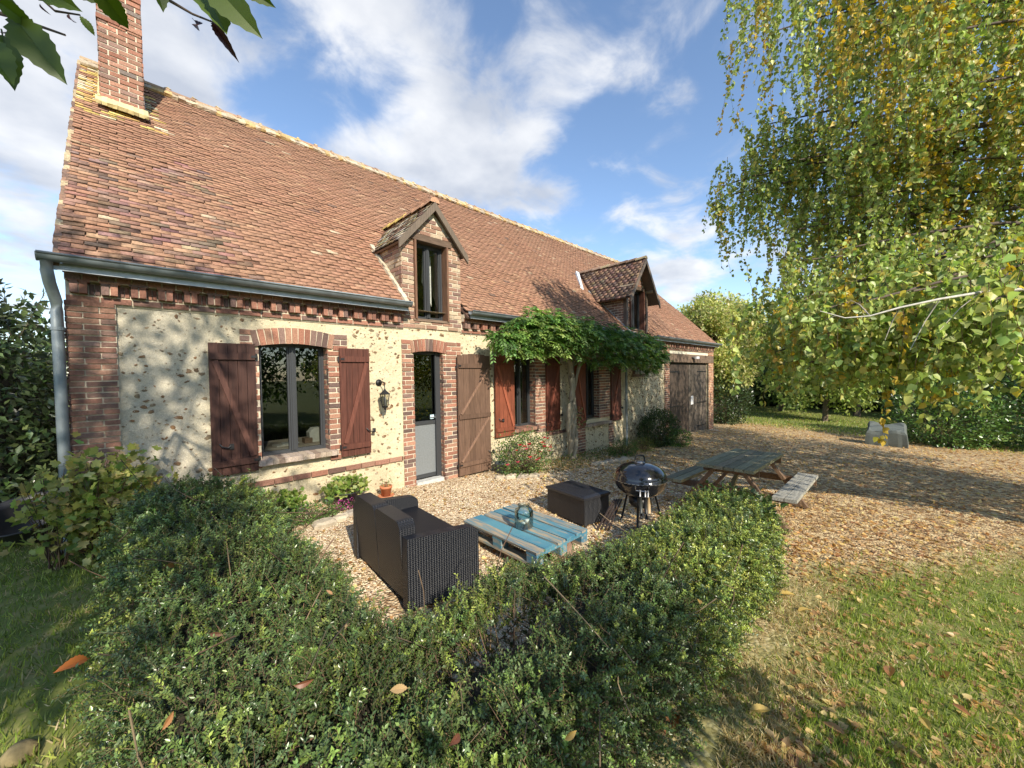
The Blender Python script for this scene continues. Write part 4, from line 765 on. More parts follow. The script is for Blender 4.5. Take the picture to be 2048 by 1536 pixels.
def bbq():
    s = thing('kettle_barbecue', 'black kettle barbecue with lid and hanging tools, standing on the gravel', 'barbecue')
    c = np.array([4.33, 2.20]); s.location = (c[0], c[1], gz(*c)); blk = (.012,.012,.013)
    enamel = principled('black_enamel', col=(.012,.012,.014), rough=.12, spec=.6, coat=.6); R = .305; zr = .635
    mb = MB(); mb.lathe([(R*math.cos(a)**.9, zr-.21*math.sin(a)) for a in np.linspace(0, PI/2-.01, 14)]+[(0, zr-.21)], (0,0,0), 40); mb.build('bowl', enamel, s, True)
    mb = MB(); mb.lathe([(R+.006, zr+.004), (R+.008, zr+.016)]+[(R*math.cos(a)**.85, zr+.018+.185*math.sin(a)) for a in np.linspace(.03, PI/2-.01, 14)]+[(0, zr+.204)], (0,0,0), 40); lid = mb.build('lid', enamel, s, True)
    mb = MB(); mb.tube([(R*math.cos(t)+.0, R*math.sin(t), zr+.008) for t in np.linspace(0, 2*PI, 40)], .008, 6, (.25,.25,.25)); mb.build('rim', principled('rim_steel', col=(.4,.4,.4), rough=.3, metal=.8), s, True)
    a_ = math.radians(-45); ux, uy = math.cos(a_), math.sin(a_)
    mb = MB(); mb.tube([(-.055*ux,-.055*uy,zr+.20),(-.055*ux,-.055*uy,zr+.25),(-.04*ux,-.04*uy,zr+.285),(.04*ux,.04*uy,zr+.285),(.055*ux,.055*uy,zr+.25),(.055*ux,.055*uy,zr+.20)], .010, 8, blk); mb.build('lid_handle', M['plastic'], s and lid, True)
    mb = MB(); mb.lathe([(.0,zr+.215),(.05,zr+.213),(.055,zr+.203)], (0,0,0), 20, (.4,.4,.4)); mb.build('vent_cap', principled('alu_vent', col=(.35,.35,.35), rough=.3, metal=.9), lid, True)
    for k, an in enumerate((200, 245, 320, 80)):
        t = math.radians(an); mb = MB(); rr = .30
        if k == 1: continue
        mb.tube([(.17*math.cos(t),.17*math.sin(t),zr-.14),(rr*math.cos(t),rr*math.sin(t),0)], .0125, 8, (.02,.02,.02)); mb.build('leg', M['plastic'], s, True)
    mb = MB(); mb.lathe([(.0,.30),(.10,.31),(.13,.345),(.13,.43),(.0,.43)], (0,0,0), 24, (.012,.012,.012)); mb.build('ash_catcher', M['plastic'], s, True)
    mb = MB(); mb.tube([(-.2,-.12,.07),(.2,-.12,.07)], .006, 6, blk); mb.tube([(-.18,.1,.07),(-.2,-.12,.07)], .006, 6, blk); mb.build('bottom_rack', M['plastic'], s)
    for sy in (-1, 1):
        mb = MB(); x, y = .22, .14*sy
    # tool hook with three tools, on the camera side of the bowl
    dv = np.array([-.30, -.954]); dv = -c/np.linalg.norm(c); sdv = np.array([-dv[1], dv[0]]); B = dv*(R+.02)
    mb = MB(); P = lambda u, z, o=0: (B[0]+sdv[0]*u+dv[0]*o, B[1]+sdv[1]*u+dv[1]*o, z); mb.tube([P(-.05,zr-.0), P(-.045,zr-.05), P(.09,zr-.055), P(.095,zr-.0)], .006, 6); mb.build('tool_hook', principled('hook_steel', col=(.4,.4,.4), rough=.3, metal=.9), s)
    for k, (u, c1) in enumerate(((.0,(.05,.055,.05)), (.055,(.03,.03,.03)), (.085,(.5,.36,.2)))):
        t = MB(); t.tube([P(u,zr-.04,.012), P(u,zr-.11,.012)], .008, 6, (.6,.6,.6)); t.tube([P(u,zr-.11,.012), P(u+.005,zr-.2,.012), P(u+.01,zr-.30,.012)], [.016,.022,.017], 8, c1)
        if k != 2: t.tube([P(u+.01,zr-.30,.012), P(u+.012,zr-.36,.012)], [.010,.018], 6, (.03,.03,.03))
        tag(t.build('barbecue_tool', M['plastic'], None, True), ['dark grey handled tool hanging left on the barbecue hook', 'thin black tool hanging in the middle of the barbecue hook', 'wooden handled tool hanging right on the barbecue hook'][k], 'barbecue tool', 'tools hanging on the barbecue').location = s.location
    # old bundle (cover poles) leaning on left leg
    t = MB()
    for k in range(4):
        t.tube([(-.12-.02*k,.18+.02*k,.38),( -.30-.04*k,.26+.03*k,.02)], .012, 5, (.05,.035,.03))
    t.build('side_strut', M['plastic'], s)
bbq()
def picnic():
    s = thing('picnic_table', 'weathered wooden picnic table with two attached benches on the leafy drive', 'picnic table')
    s.location = (5.44, 1.62, gz(5.44,1.62)); s.rotation_euler = (0, math.atan(.045), math.radians(1.)); L_ = 1.95
    gp = [(.23,.22,.14),(.27,.26,.17),(.20,.19,.13),(.25,.22,.15)]; zt = .74
    for i in range(6):
        y = -.345+i*.116; mb = MB(); mb.obox((random.uniform(-.01,.01),y,zt-.04), (L_,0,0), (0,.109,0), (0,0,.04), gp[i % 4], jit=.002); mb.build('tabletop_board', M['woodx'], s)
    for sy in (-1, 1):
        for k in (0, 1): mb = MB(); y = sy*.66-.125+k*.128; mb.obox((.0,y,.43), (L_,0,0), (0,.12,0), (0,0,.04), gp[(k+1) % 4] if sy > 0 else (.33,.32,.28), jit=.002); mb.build('bench_board', M['woodx'], s)
    wc = (.17,.11,.07)
    for x in (.25, L_-.25):
        for sy in (-1, 1): mb = MB(); mb.beam((x,sy*.16,zt-.05), (x,sy*.68,0.0), .045, .10, up=(1,0,0), col=wc); mb.build('leg', M['wood'], s)
        mb = MB(); mb.box(x+.05, x+.09, -.78, .78, .34, .43, wc); mb.build('bench_support', M['woodx'], s)
        mb = MB(); mb.box(x+.05, x+.09, -.34, .34, zt-.13, zt-.04, wc); mb.build('top_support', M['woodx'], s)
        xm = L_/2+(-.1 if x < 1 else .1); mb = MB(); mb.beam((x+.07,0,.36), (xm,0,zt-.06), .05, .05, up=(0,1,0), col=(.25,.22,.12)); mb.build('brace', M['wood'], s)
    return s
picnic()
# ------------------------------------------------------------------ vegetation
def shrub(name, label, cat, c, rad, n, ls, pal, w=None, tpl='bi', aspect=.5, stems=14, mat='leaf', group=None, droop=.0, clump=.35, zmin=.03, stemcol=(.12,.08,.05), noise=.25, upb=.4, inner=.55):
    o = thing(name, label, cat, group); z0 = gz(c[0], c[1]); c = np.array([c[0], c[1], z0+rad[2]*.5 if len(c) < 3 else c[2]]); rad = np.array(rad)
    d = nrm(rng.normal(0, 1, (n, 3))); r = (inner+(1-inner)*rng.random(n)**.5)*(1+noise*snoise(d[:,0]*3, d[:,1]*3, d[:,2]*3, 1., c[0]))
    P = c+d*rad*r[:, None]; P += rng.normal(0, ls*clump, (n, 3)); P[:, 2] = np.maximum(P[:, 2], z0+zmin+.02*rng.random(n))
    D = nrm(d*.8+rng.normal(0, .7, (n, 3))+np.array([0,0,upb-droop])); Nn = nrm(d*.5+rng.normal(0, .5, (n, 3))+np.array([0,0,.7]))
    L = ls*rng.uniform(.6, 1.25, n); leafmesh('foliage', P, D, Nn, L, L*aspect, pick(pal, n, .2, w), M[mat], o, tpl)
    k = stems*6; b = np.stack([c[0]+rng.normal(0, rad[0]*.15, k), c[1]+rng.normal(0, rad[1]*.15, k), np.full(k, z0-.02)], 1); e = c+nrm(rng.normal(0, 1, (k, 3))+np.array([0,0,.4]))*rad*.95; e[:, 2] = np.maximum(e[:, 2], z0+.05)
    m_ = (b+e)/2+np.array([0,0,.15*rad[2]]); stemmesh('stems', b, m_, e, .006, .002, pick([stemcol], k), M['bark'], o)
    return o
# --- clipped hedge
def hedge():
    o = thing('clipped_hedge', 'low small-leaved hedge bending round the gravel terrace in the foreground', 'hedge')
    G = [(.085,.135,.04),(.11,.165,.045),(.07,.11,.038),(.17,.235,.055),(.10,.145,.06),(.22,.28,.06)]
    Ps = []; Ns = []
    def arm(n, ax, a0, a1, c0, c1, ztop, capr):
        u = rng.random(n); a = a0+(a1-a0)*u; top = rng.random(n) < .55; pw = 4.2; q = rng.uniform(-1, 1, n); px_ = np.where(top, q, np.sign(q)*(1-np.abs(q)**pw)**(1/pw)); pz = np.where(top, (1-np.abs(q)**pw)**(1/pw), np.abs(q)); cx = np.sign(px_)*np.abs(px_)**(pw-1); sx = pz**(pw-1); hw = (c1-c0)/2; cc = (c0+c1)/2; x_ = a if ax == 0 else cc+hw*px_; y_ = cc+hw*px_ if ax == 0 else a
        g = gznp(x_, y_); hz = ztop(x_, y_)-g
        k = np.clip(1-((np.clip(np.abs(a-(a0+a1)/2)-(abs(a1-a0)/2-capr), 0, capr))/capr)**2*.75, .1, 1)**.5
        x_ = x_ if ax == 0 else cc+hw*px_*k; y_ = cc+hw*px_*k if ax == 0 else y_
        nx = np.sign(cx)*np.abs(cx)**1.; nz = sx
        if ax == 0: y_ = y_+(y_ > 1.1)*.26*np.clip((2.1-x_)/.6, 0, 1)
        nrmv = np.stack([np.zeros(n) if ax == 0 else nx, nx if ax == 0 else np.zeros(n), nz], 1)
        dp = rng.random(n)**1.6*.15; bump = .06*snoise(x_*2.6, y_*2.6, pz*3, 1.)+.05*snoise(x_*8, y_*8, pz*6, 1., 3)
        P = np.stack([x_, y_, g+hz*pz*(.85+.15*k)], 1)+nrm(nrmv)*(bump-dp)[:, None]
        Ps.append(P); Ns.append(nrm(nrmv))
    zt1 = lambda x, y: .645+.02*snoise(x, y, 0, 2.)-.055*np.clip(x-1.5, 0, 4)
    zt2 = lambda x, y: .68+.045*np.clip(y-1.2, 0, 4)+.02*snoise(x, y, 0, 2.)
    arm(10800, 0, -.12, 4.5, .74, 1.46, zt1, .5); arm(7200, 1, .7, 4.55, -.13, .86, zt2, .4)
    P = np.concatenate(Ps); Nn = np.concatenate(Ns); n = len(P)
    far = np.linalg.norm(P[:, :2], axis=1); bright = np.zeros(n)
    # twigs
    T = nrm(Nn*.75+np.array([0,0,.45])+rng.normal(0, .55, (n, 3))); ln = rng.uniform(.07, .17, n); long_ = rng.random(n) < .03; ln[long_] *= 2.0
    side = nrm(np.cross(T, rng.normal(0, 1, (n, 3)))); bend = rng.uniform(-.25, .35, n)[:, None]*side+np.array([0,0,-.12])
    P0 = P-T*(ln*.35)[:, None]; P1 = P0+T*(ln*.5)[:, None]; P2 = P0+T*ln[:, None]+bend*ln[:, None]
    stemmesh('twigs', P0, P1, P2, .0016, .0007, pick([(.13,.09,.05),(.20,.13,.07),(.10,.09,.04)], n), M['bark'], o, seg=2, k=3)
    K = 13; t = (np.arange(K)+.6)/K; t = t[None, :, None]
    C = (1-t)**2*P0[:, None]+2*t*(1-t)*P1[:, None]+t*t*P2[:, None]; Td = nrm(2*(1-t)*(P1-P0)[:, None]+2*t*(P2-P1)[:, None]); sA = nrm(np.cross(Td, side[:, None]+Td*.0+.001)); alt = (np.arange(K) % 2)[None, :, None]
    sd2 = np.where(alt == 0, np.broadcast_to(side[:, None], Td.shape), sA)
    PP = []; DD = []; NN = []
    for s in (-1, 1):
        D = nrm(sd2*s*.85+Td*.55+rng.normal(0, .18, Td.shape)); PP.append(C); DD.append(D); NN.append(nrm(Td*.75-D*.3+np.array([0,0,.35])+rng.normal(0, .2, Td.shape)))
    PP = np.concatenate(PP).reshape(-1, 3); DD = np.concatenate(DD).reshape(-1, 3); NN = np.concatenate(NN).reshape(-1, 3); m_ = len(PP)
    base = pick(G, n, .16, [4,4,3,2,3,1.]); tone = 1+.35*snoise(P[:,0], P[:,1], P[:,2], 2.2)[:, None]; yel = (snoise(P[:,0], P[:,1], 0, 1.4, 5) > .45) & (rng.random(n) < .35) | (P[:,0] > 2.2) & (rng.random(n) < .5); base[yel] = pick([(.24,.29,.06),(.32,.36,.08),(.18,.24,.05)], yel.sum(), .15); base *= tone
    cc = np.broadcast_to(base[:, None], (n, K, 3)); cc = np.concatenate([cc, cc]).reshape(-1, 3)*(1+rng.normal(0, .14, (m_, 1)))
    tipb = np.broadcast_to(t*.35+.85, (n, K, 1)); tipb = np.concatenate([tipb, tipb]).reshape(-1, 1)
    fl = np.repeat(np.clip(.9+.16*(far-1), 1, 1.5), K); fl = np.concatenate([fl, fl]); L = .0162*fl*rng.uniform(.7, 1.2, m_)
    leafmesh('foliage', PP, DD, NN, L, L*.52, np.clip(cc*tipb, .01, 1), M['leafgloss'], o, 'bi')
    # woody interior
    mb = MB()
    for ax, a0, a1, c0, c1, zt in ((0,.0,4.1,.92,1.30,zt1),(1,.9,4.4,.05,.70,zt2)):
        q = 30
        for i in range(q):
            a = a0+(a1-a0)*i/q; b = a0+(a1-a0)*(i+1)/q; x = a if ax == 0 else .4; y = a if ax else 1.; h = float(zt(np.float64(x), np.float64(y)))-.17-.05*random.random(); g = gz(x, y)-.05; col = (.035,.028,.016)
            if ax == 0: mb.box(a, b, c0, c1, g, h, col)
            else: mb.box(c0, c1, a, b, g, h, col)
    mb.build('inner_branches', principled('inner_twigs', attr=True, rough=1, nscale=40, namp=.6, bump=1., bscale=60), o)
    n = 900; q = rng.integers(0, len(P), n); b = P[q]-Nn[q]*.02; a = b+rng.normal(0, .16, (n,3))-Nn[q]*.14
    stemmesh('branches', a, (a+b)/2+rng.normal(0, .03, (n,3)), b+rng.normal(0,.03,(n,3)), .0035, .002, pick([(.13,.08,.05),(.22,.15,.09),(.09,.07,.04)], n), M['bark'], o)
    return P, Nn
HP, HN = hedge()
# bramble on the far end of the hedge
br = shrub('bramble', 'bramble sprawling over the far end of the low hedge', 'bramble', (4.05, 1.12, .47), (.42,.38,.14), 420, .05, [(.06,.10,.03),(.09,.14,.04),(.05,.08,.03)], tpl='ov', aspect=.7, stems=5, clump=.5)
# large dry leaves caught on the hedge and lying in the grass
CH = [(np.array(a)) for a in [(0,0),(.08,.10),(.13,.09),(.2,.17),(.25,.155),(.33,.215),(.38,.19),(.46,.225),(.51,.195),(.6,.205),(.65,.165),(.73,.16),(.78,.115),(.86,.095),(.9,.055),(1,0)]]
def bigleaf(mb, P, D, Nn, L, col, curl=.25, wd=1.):
    P, D, Nn = (np.array(a, float) for a in (P, D, Nn)); D = D/np.linalg.norm(D); Sd = np.cross(Nn, D); Sd /= np.linalg.norm(Sd); Nn = np.cross(D, Sd)
    mid = [P+D*L*a[0]+Nn*L*(-curl*a[0]**2) for a in CH]; k = len(CH)
    for s in (-1, 1):
        edge = [mid[i]+Sd*s*L*wd*CH[i][1]+Nn*L*abs(CH[i][1])*(.35+.5*curl) for i in range(k)]
        mb.add(mid+edge, [(i, i+1, k+i+1, k+i) if s > 0 else (i, k+i, k+i+1, i+1) for i in range(k-1)], col)
    mb.tube([mid[0]-D*L*.12, mid[5], mid[-1]], [L*.012, L*.009, L*.003], 4, tuple(np.array(col)*1.15))
BL = [(330,1140,.11,(.42,.22,.08),'tan curled leaf on the left arm of the hedge'),(175,1325,.13,(.42,.14,.04),'rust brown leaf on the outer left edge of the hedge'),(325,1470,.07,(.5,.24,.1),'folded orange brown leaf low in the hedge near the bottom'),
      (815,1385,.09,(.62,.42,.2),'pale beige upright leaf in the middle of the foreground hedge'),(690,1265,.06,(.5,.36,.2),'small pale leaf on the hedge below the sofa'),(420,1275,.08,(.2,.1,.06),'dark brown leaf sunk in the left of the hedge'),
      (1205,1160,.06,(.5,.36,.16),'yellowish leaf on the hedge below the pallet table'),(1400,1215,.07,(.55,.36,.1),'yellow leaf on the bright right part of the hedge'),(770,1320,.05,(.3,.1,.05),'small russet leaf in the shaded hedge'),
      (590,1380,.08,(.25,.1,.05),'brown hanging leaf between twigs in the lower middle hedge'),(1130,1490,.06,(.5,.33,.1),'yellow leaf near the bottom of the hedge'),(920,1480,.07,(.2,.08,.05),'dark rusty leaf near the bottom edge of the hedge'),(665,1195,.05,(.52,.30,.16),'tan leaf at the hedge edge by the gravel')]
for px, py, L_, c, lab in BL:
    d = at(px, py, 1.)-CAM; t = min(np.clip((.71-H_)/d[2], .5, 9), 9); p = CAM+d*t
    b = MB(); bigleaf(b, p+np.array([0,0,.015]), (random.uniform(-1,1), random.uniform(-.6,.6), random.uniform(-.1,.4)), nrm(nrm(CAM-p)+rng.normal(0,.35,3)), L_*.66, c, curl=random.uniform(.2,.5), wd=random.uniform(.8,1.1))
    tag(b.build('dry_leaf', M['leaf']), lab, 'leaf', 'large dry leaves caught on the hedge')
# wisteria
def wisteria():
    o = thing('wisteria', 'wisteria with twisted grey trunk and leafy canopy over the two right windows', 'wisteria')
    b = np.array([7.05, 5.22, gz(7.05,5.2)-.05]); mb = MB(); bc = (.34,.30,.22)
    for k, (ph, r, dx) in enumerate(((0,.072,0),(2.2,.058,.02),(4.2,.05,.08),(1.2,.042,-.05))):
        pts = []; rr = []
        for i in range(22):
            z = i/21; pts.append(b+np.array([.055*math.cos(ph+z*7)*(1+.5*z)+dx*z-.15*z*0+(-.10*z if k == 0 else .16*z if k == 2 else 0), -.02+.05*math.sin(ph+z*7), z*(2.25)])); rr.append(r*(1-.25*z)*(1+.12*math.sin(i*1.9+k)))
        mb.tube(pts, rr, 9, tuple(np.array(bc)*random.uniform(.8,1.15)))
    mb.build('trunk', M['bark'], o, True); mb = MB()
    for x_end, z_, n_ in ((4.75,2.42,0),(4.9,2.6,1),(9.3,2.35,2),(10.9,2.3,3),(8.2,2.6,4),(6.2,2.7,5)):
        pts = [b+np.array([0,0,2.1])]+[np.array([b[0]+(x_end-b[0])*t, 5.2+.05*math.sin(t*5+n_), 2.2+(z_-2.2)*t+.08*math.sin(t*6+n_)]) for t in np.linspace(.12, 1, 9)]; mb.tube(pts, list(np.linspace(.03,.01,len(pts))), 6, bc)
    mb.build('branch', M['bark'], o, True)
    n = 2500; x = np.where(rng.random(n) < .46, rng.uniform(4.5, 6.6, n), rng.uniform(6.3, 11.0, n)); 
    topz = np.interp(x, [4.55,4.8,5.3,5.9,6.5,7.2,8,9,10,10.7,11.1], [2.45,2.62,2.90,2.96,2.84,2.90,2.80,2.76,2.78,2.66,2.3]); botz = np.interp(x, [4.55,4.9,5.5,6.3,7.0,7.6,8.5,9.4,10.4,11.1], [2.2,2.02,2.1,2.18,2.06,1.85,1.98,1.9,1.72,1.95])
    topz = topz+.10*snoise(x*2.2, 0*x, 0, 2.)+.05*snoise(x*6, 0*x, 0, 2.); botz = botz-.10*snoise(x*2.9, 0*x, 0, 2., 2)-.05*snoise(x*7, 0*x, 0, 2.)
    z = botz+(topz-botz)*rng.random(n)**.85; y = 5.15-rng.random(n)**.8*np.interp(x, [4.5,5.5,7,9,11.1], [.45,.75,.75,.65,.4])*(1-.35*np.abs((z-botz)/(topz-botz)-.5)*2)
    P0 = np.stack([x, y, z], 1); az = rng.uniform(-PI, 0, n)+rng.normal(0, .3, n); D0 = np.stack([np.cos(az)*.9, np.sin(az)*.9, rng.uniform(-.1, .8, n)], 1); L = rng.uniform(.16, .30, n)[:, None]
    P1 = P0+D0*L*.5; P2 = P0+D0*L+np.array([0,0,-1])*L*rng.uniform(.3, .8, (n,1)); stemmesh('leaf_stalks', P0, P1, P2, .003, .0012, pick([(.16,.2,.06)], n), M['leaf'], o, seg=2)
    K = 7; t = ((np.arange(K)+1.)/K)[None, :, None]; C = (1-t)**2*P0[:, None]+2*t*(1-t)*P1[:, None]+t*t*P2[:, None]; Td = nrm(2*(1-t)*(P1-P0)[:, None]+2*t*(P2-P1)[:, None]); sd_ = nrm(np.cross(Td, np.array([0,0,1.])))
    base = pick([(.14,.25,.055),(.08,.15,.04),(.20,.32,.08),(.27,.36,.10)], n, .25, [4,4,3,2]); cc = np.broadcast_to(base[:, None], (n,K,3)).reshape(-1,3)
    PP = []; DD = []; NN = []; CC = []
    for s in (-1, 1): D = nrm(sd_*s*.8+Td*.6+np.array([0,0,-.2])+rng.normal(0,.12,Td.shape)); PP.append(C.reshape(-1,3)); DD.append(D.reshape(-1,3)); NN.append(nrm(np.cross(Td, sd_)*-1*np.sign(np.cross(Td, sd_)[..., 2:]+1e-6)*-1+rng.normal(0,.2,Td.shape)).reshape(-1,3)); CC.append(cc)
    PP, DD, NN, CC = map(np.concatenate, (PP, DD, NN, CC)); L_ = .082*rng.uniform(.7,1.15,len(PP)); leafmesh('foliage', PP, DD, NN, L_, L_*.40, CC*(1+rng.normal(0,.1,(len(PP),1))), M['leaf'], o, 'bi')
    # sprigs on the trunk
    n = 130; P = b+np.stack([rng.normal(.12,.09,n), rng.normal(-.08,.05,n), .75+rng.random(n)*.45], 1); L_ = rng.uniform(.05,.09,n); leafmesh('sprig', P, rng.normal(0,1,(n,3)), rng.normal(0,1,(n,3))+np.array([0,-.5,.8]), L_, L_*.45, pick([(.15,.2,.06),(.3,.25,.12),(.4,.2,.12)], n), M['leaf'], o)
wisteria()
# rose bush with blooms
def rose():
    o = shrub('rose_bush', 'rose bush with red blooms against the wall right of the door shutter', 'rose bush', (5.15, 4.88, .25), (.62,.36,.42), 3000, .040, [(.10,.17,.05),(.14,.22,.06),(.22,.28,.08),(.06,.12,.04)], tpl='ov', aspect=.6, noise=.35, stems=20)
    o2 = []
    for k in range(26):
        t = rng.uniform(0, 2*PI); d = nrm(np.array([math.cos(t), -abs(math.sin(t))-.3, rng.uniform(-.3, 1.)])); p = np.array([5.15,4.88,.27])+d*np.array([.64,.36,.40])*rng.uniform(.85,1.08); b = MB(); r = rng.uniform(.032,.055)
        c = random.choice([(.62,.04,.06),(.7,.07,.07),(.6,.1,.14)])
        for q in range(9):
            a = q*2.4; rr = r*(.35+.07*q); dd = nrm(np.array([math.cos(a), math.sin(a), .5])); b.add([p, p+rr*nrm(np.array([math.cos(a-.5), math.sin(a-.5), .6])), p+rr*1.25*dd, p+rr*nrm(np.array([math.cos(a+.5), math.sin(a+.5), .6]))], [(0,1,2,3)], tuple(np.array(c)*random.uniform(.7,1.15)))
        b.build('rose_bloom', M['leaf'], o)
rose()
G1 = [(.06,.12,.03),(.09,.16,.04),(.05,.09,.03)]
shrub('dark_shrub', 'dark green upright shrub between the downpipe and the barn doors', 'shrub', (10.9,4.95,.02), (.95,.45,.66), 6500, .055, [(.035,.06,.02),(.05,.085,.025),(.08,.12,.035)], tpl='ov', aspect=.5, stems=16)
shrub('round_bush', 'bright green low bush beside the foot of the barn pier', 'bush', (11.2,4.5,-.2), (.5,.35,.32), 1400, .04, [(.08,.17,.03),(.11,.22,.04)], aspect=.6, stems=6)
shrub('round_bush', 'mid green bushy clump left of the downpipe foot', 'bush', (8.45,4.72,-.12), (.45,.3,.28), 1700, .035, [(.06,.14,.03),(.09,.19,.04)], aspect=.4, stems=6)
shrub('round_bush', 'yellow green rounded clump just right of the downpipe foot', 'bush', (9.45,4.72,-.18), (.36,.3,.24), 1500, .028, [(.14,.19,.04),(.2,.22,.06)], aspect=.4, stems=6)
# weeds along the wall
n = 3200; x = rng.uniform(4.9, 9.6, n); y = 5.3-rng.random(n)**1.3*np.interp(x, [4.9,6,8,9.6], [.5,.9,.6,.4]); P = np.stack([x,y,gznp(x,y)+rng.random(n)**2*.12],1)
leafmesh('weeds', P, rng.normal(0,1,(n,3))+np.array([0,0,.8]), rng.normal(0,.6,(n,3))+np.array([0,0,1]), rng.uniform(.02,.06,n), rng.uniform(.01,.025,n), pick([(.12,.2,.05),(.2,.24,.07),(.3,.26,.12),(.08,.13,.04)], n), M['leaf'], None)['kind'] = 'stuff'
# vine-like shrub at the corner
shrub('hydrangea_bush', 'yellowing large-leaved shrub growing round the foot of the left downpipe', 'shrub', (-.20,5.0,.62), (.40,.26,.46), 1500, .062, [(.34,.38,.10),(.46,.46,.14),(.55,.50,.2),(.2,.28,.08),(.5,.38,.2)], [4,3,2,3,1], tpl='lob', aspect=.85, stems=10, clump=.9, noise=.5, inner=.3)
shrub('small_vine', 'sparse yellow leaves trailing over the black tub by the hedge', 'vine', (-.48,5.0,.80), (.22,.16,.22), 60, .07, [(.38,.36,.1),(.25,.29,.07),(.5,.42,.15)], tpl='lob', aspect=.85, stems=4, inner=.3)
def tub():
    s = thing('garden_tub', 'battered black rubber tub tipped in the grass by the left corner', 'tub'); s.location = (-.70,6.0,gz(-.70,6.0)+.01); s.rotation_euler = (math.radians(14), math.radians(-12), .3)
    mb = MB(); n = 26; prof = [(.20,0),(.24,.1),(.29,.2),(.31,.235),(.325,.235),(.325,.22),(.30,.19)]; vs = []
    prof2 = [(0.0,.012),(.19,.012),(.23,.1),(.28,.2),(.31,.25),(.335,.25),(.325,.235),(.29,.2),(.24,.1),(.2,0),(0,0)]
    for r, z in prof2:
        for k in range(n): t = 2*PI*k/n; w = 1+.05*math.sin(3*t)*z*4; vs.append((r*1.05*math.cos(t)*w, r*.85*math.sin(t), z*(1+.35*max(0, math.sin(t)))))
    mb.add(vs, [(i*n+k, i*n+(k+1) % n, (i+1)*n+(k+1) % n, (i+1)*n+k) for i in range(len(prof2)-1) for k in range(n)], (.022,.022,.024)); mb.build('tub_body', M['plastic'], s, True)
    mb = MB(); mb.tube([(-.33,-.05,.24),(-.40,-.04,.30),(-.40,.04,.30),(-.33,.05,.25)], .012, 8, (.03,.03,.03)); mb.build('handle', M['plastic'], s, True)
tub()
def boundary_hedge():
    o = thing('boundary_hedge', 'long dark hedge closing off the far lawn beneath the row of trees', 'hedge'); n = 20000
    t = rng.random(n); x = 39-8*np.abs(t-.5)**2*4+rng.normal(0,.4,n); y = 18-50*t; top = 3.4+.8*snoise(y, x*0, 0, .5)+.4*snoise(y, 0*x, 0, 1.9); z = rng.random(n)**.8*top-1.1
    P = np.stack([x,y,z],1); L = rng.uniform(.2,.4,n); leafmesh('foliage', P, rng.normal(0,1,(n,3)), rng.normal(0,.6,(n,3))+np.array([-.7,0,.5]), L, L*.6, pick([(.06,.10,.03),(.09,.14,.04),(.13,.18,.05)], n, .2), M['leaf'], o)
    mb = MB()
    for k in range(40): a = k/40; b = (k+1)/40; xa = 39.6-8*abs(a-.5)**2*4; mb.box(xa, xa+1, 18-50*b, 18-50*a, -1.4, 1.6+.3*math.sin(k), (.015,.02,.01))
    mb.build('inner_branches', M['bark'], o)
boundary_hedge()
# planters
def planter(c, r, h, label, plabel, pal, nl, lr, col=(.016,.017,.02), name='planter', ls=.05, tpl='lob'):
    s = thing(name, label, 'planter'); z = gz(*c)+.0; s.location = (c[0],c[1],z); mb = MB(); mb.lathe([(0,0),(r*.75,0),(r*.97,h*.92),(r*1.04,h*.93),(r*1.04,h),(r*.93,h),(r*.9,h*.85)], (0,0,0), 26, col); mb.build('pot', M['plastic'], s, True)
    mb = MB(); mb.lathe([(0,h*.86),(r*.92,h*.86)], (0,0,0), 20, (.05,.035,.025)); mb.build('soil', M['stone'], s)
    return shrub('geranium', plabel, 'plant', (c[0],c[1],z+h+lr[2]*.35), lr, nl, ls, pal, tpl=tpl, aspect=.9, stems=6, clump=.3, zmin=h*.8, upb=.5)
GP = [(.20,.30,.06),(.30,.38,.09),(.14,.23,.05),(.38,.42,.14)]
planter((1.22,5.06), .17, .17, 'black planter below the first window, nearer the hedge', 'yellow green geranium in the left black planter', GP, 340, (.24,.16,.12))
planter((1.98,5.12), .17, .20, 'black planter below the right shutter of the first window', 'yellow green geranium in the right black planter', GP, 420, (.27,.17,.13))
tc_ = thing('terracotta_pot', 'small terracotta pot and saucer on the gravel left of the door', 'flower pot'); tc_.location = (2.55,5.16,gz(2.55,5.16)+.005)
mb = MB(); mb.lathe([(0,0),(.10,0),(.115,.02),(.105,.022),(.09,.01),(0,.01)], (0,0,0), 24, (.5,.19,.09)); mb.build('saucer', M['attr'], tc_, True)
mb = MB(); mb.lathe([(0,.012),(.058,.012),(.078,.12),(.087,.12),(.088,.152),(.075,.152),(.07,.13),(0,.128)], (0,0,0), 24, (.52,.19,.085)); mb.build('pot', M['attr'], tc_, True)
shrub('seedling', 'small sprig growing in the terracotta pot', 'plant', (2.55,5.16,gz(2.55,5.16)+.2), (.07,.07,.06), 50, .03, [(.1,.2,.05)], stems=1, zmin=.14)
shrub('ground_plant', 'low green plant beside the pink flowers in the bed', 'plant', (1.45,4.85,.13), (.36,.2,.14), 1500, .03, [(.10,.19,.04),(.16,.26,.06),(.07,.14,.04)], aspect=.5, stems=5)
shrub('heather', 'cluster of magenta pink flowers at the stone edge of the bed', 'flowers', (1.92,4.97,.12), (.19,.09,.07), 520, .018, [(.55,.08,.35),(.65,.15,.42),(.12,.2,.06)], aspect=.9, stems=4)
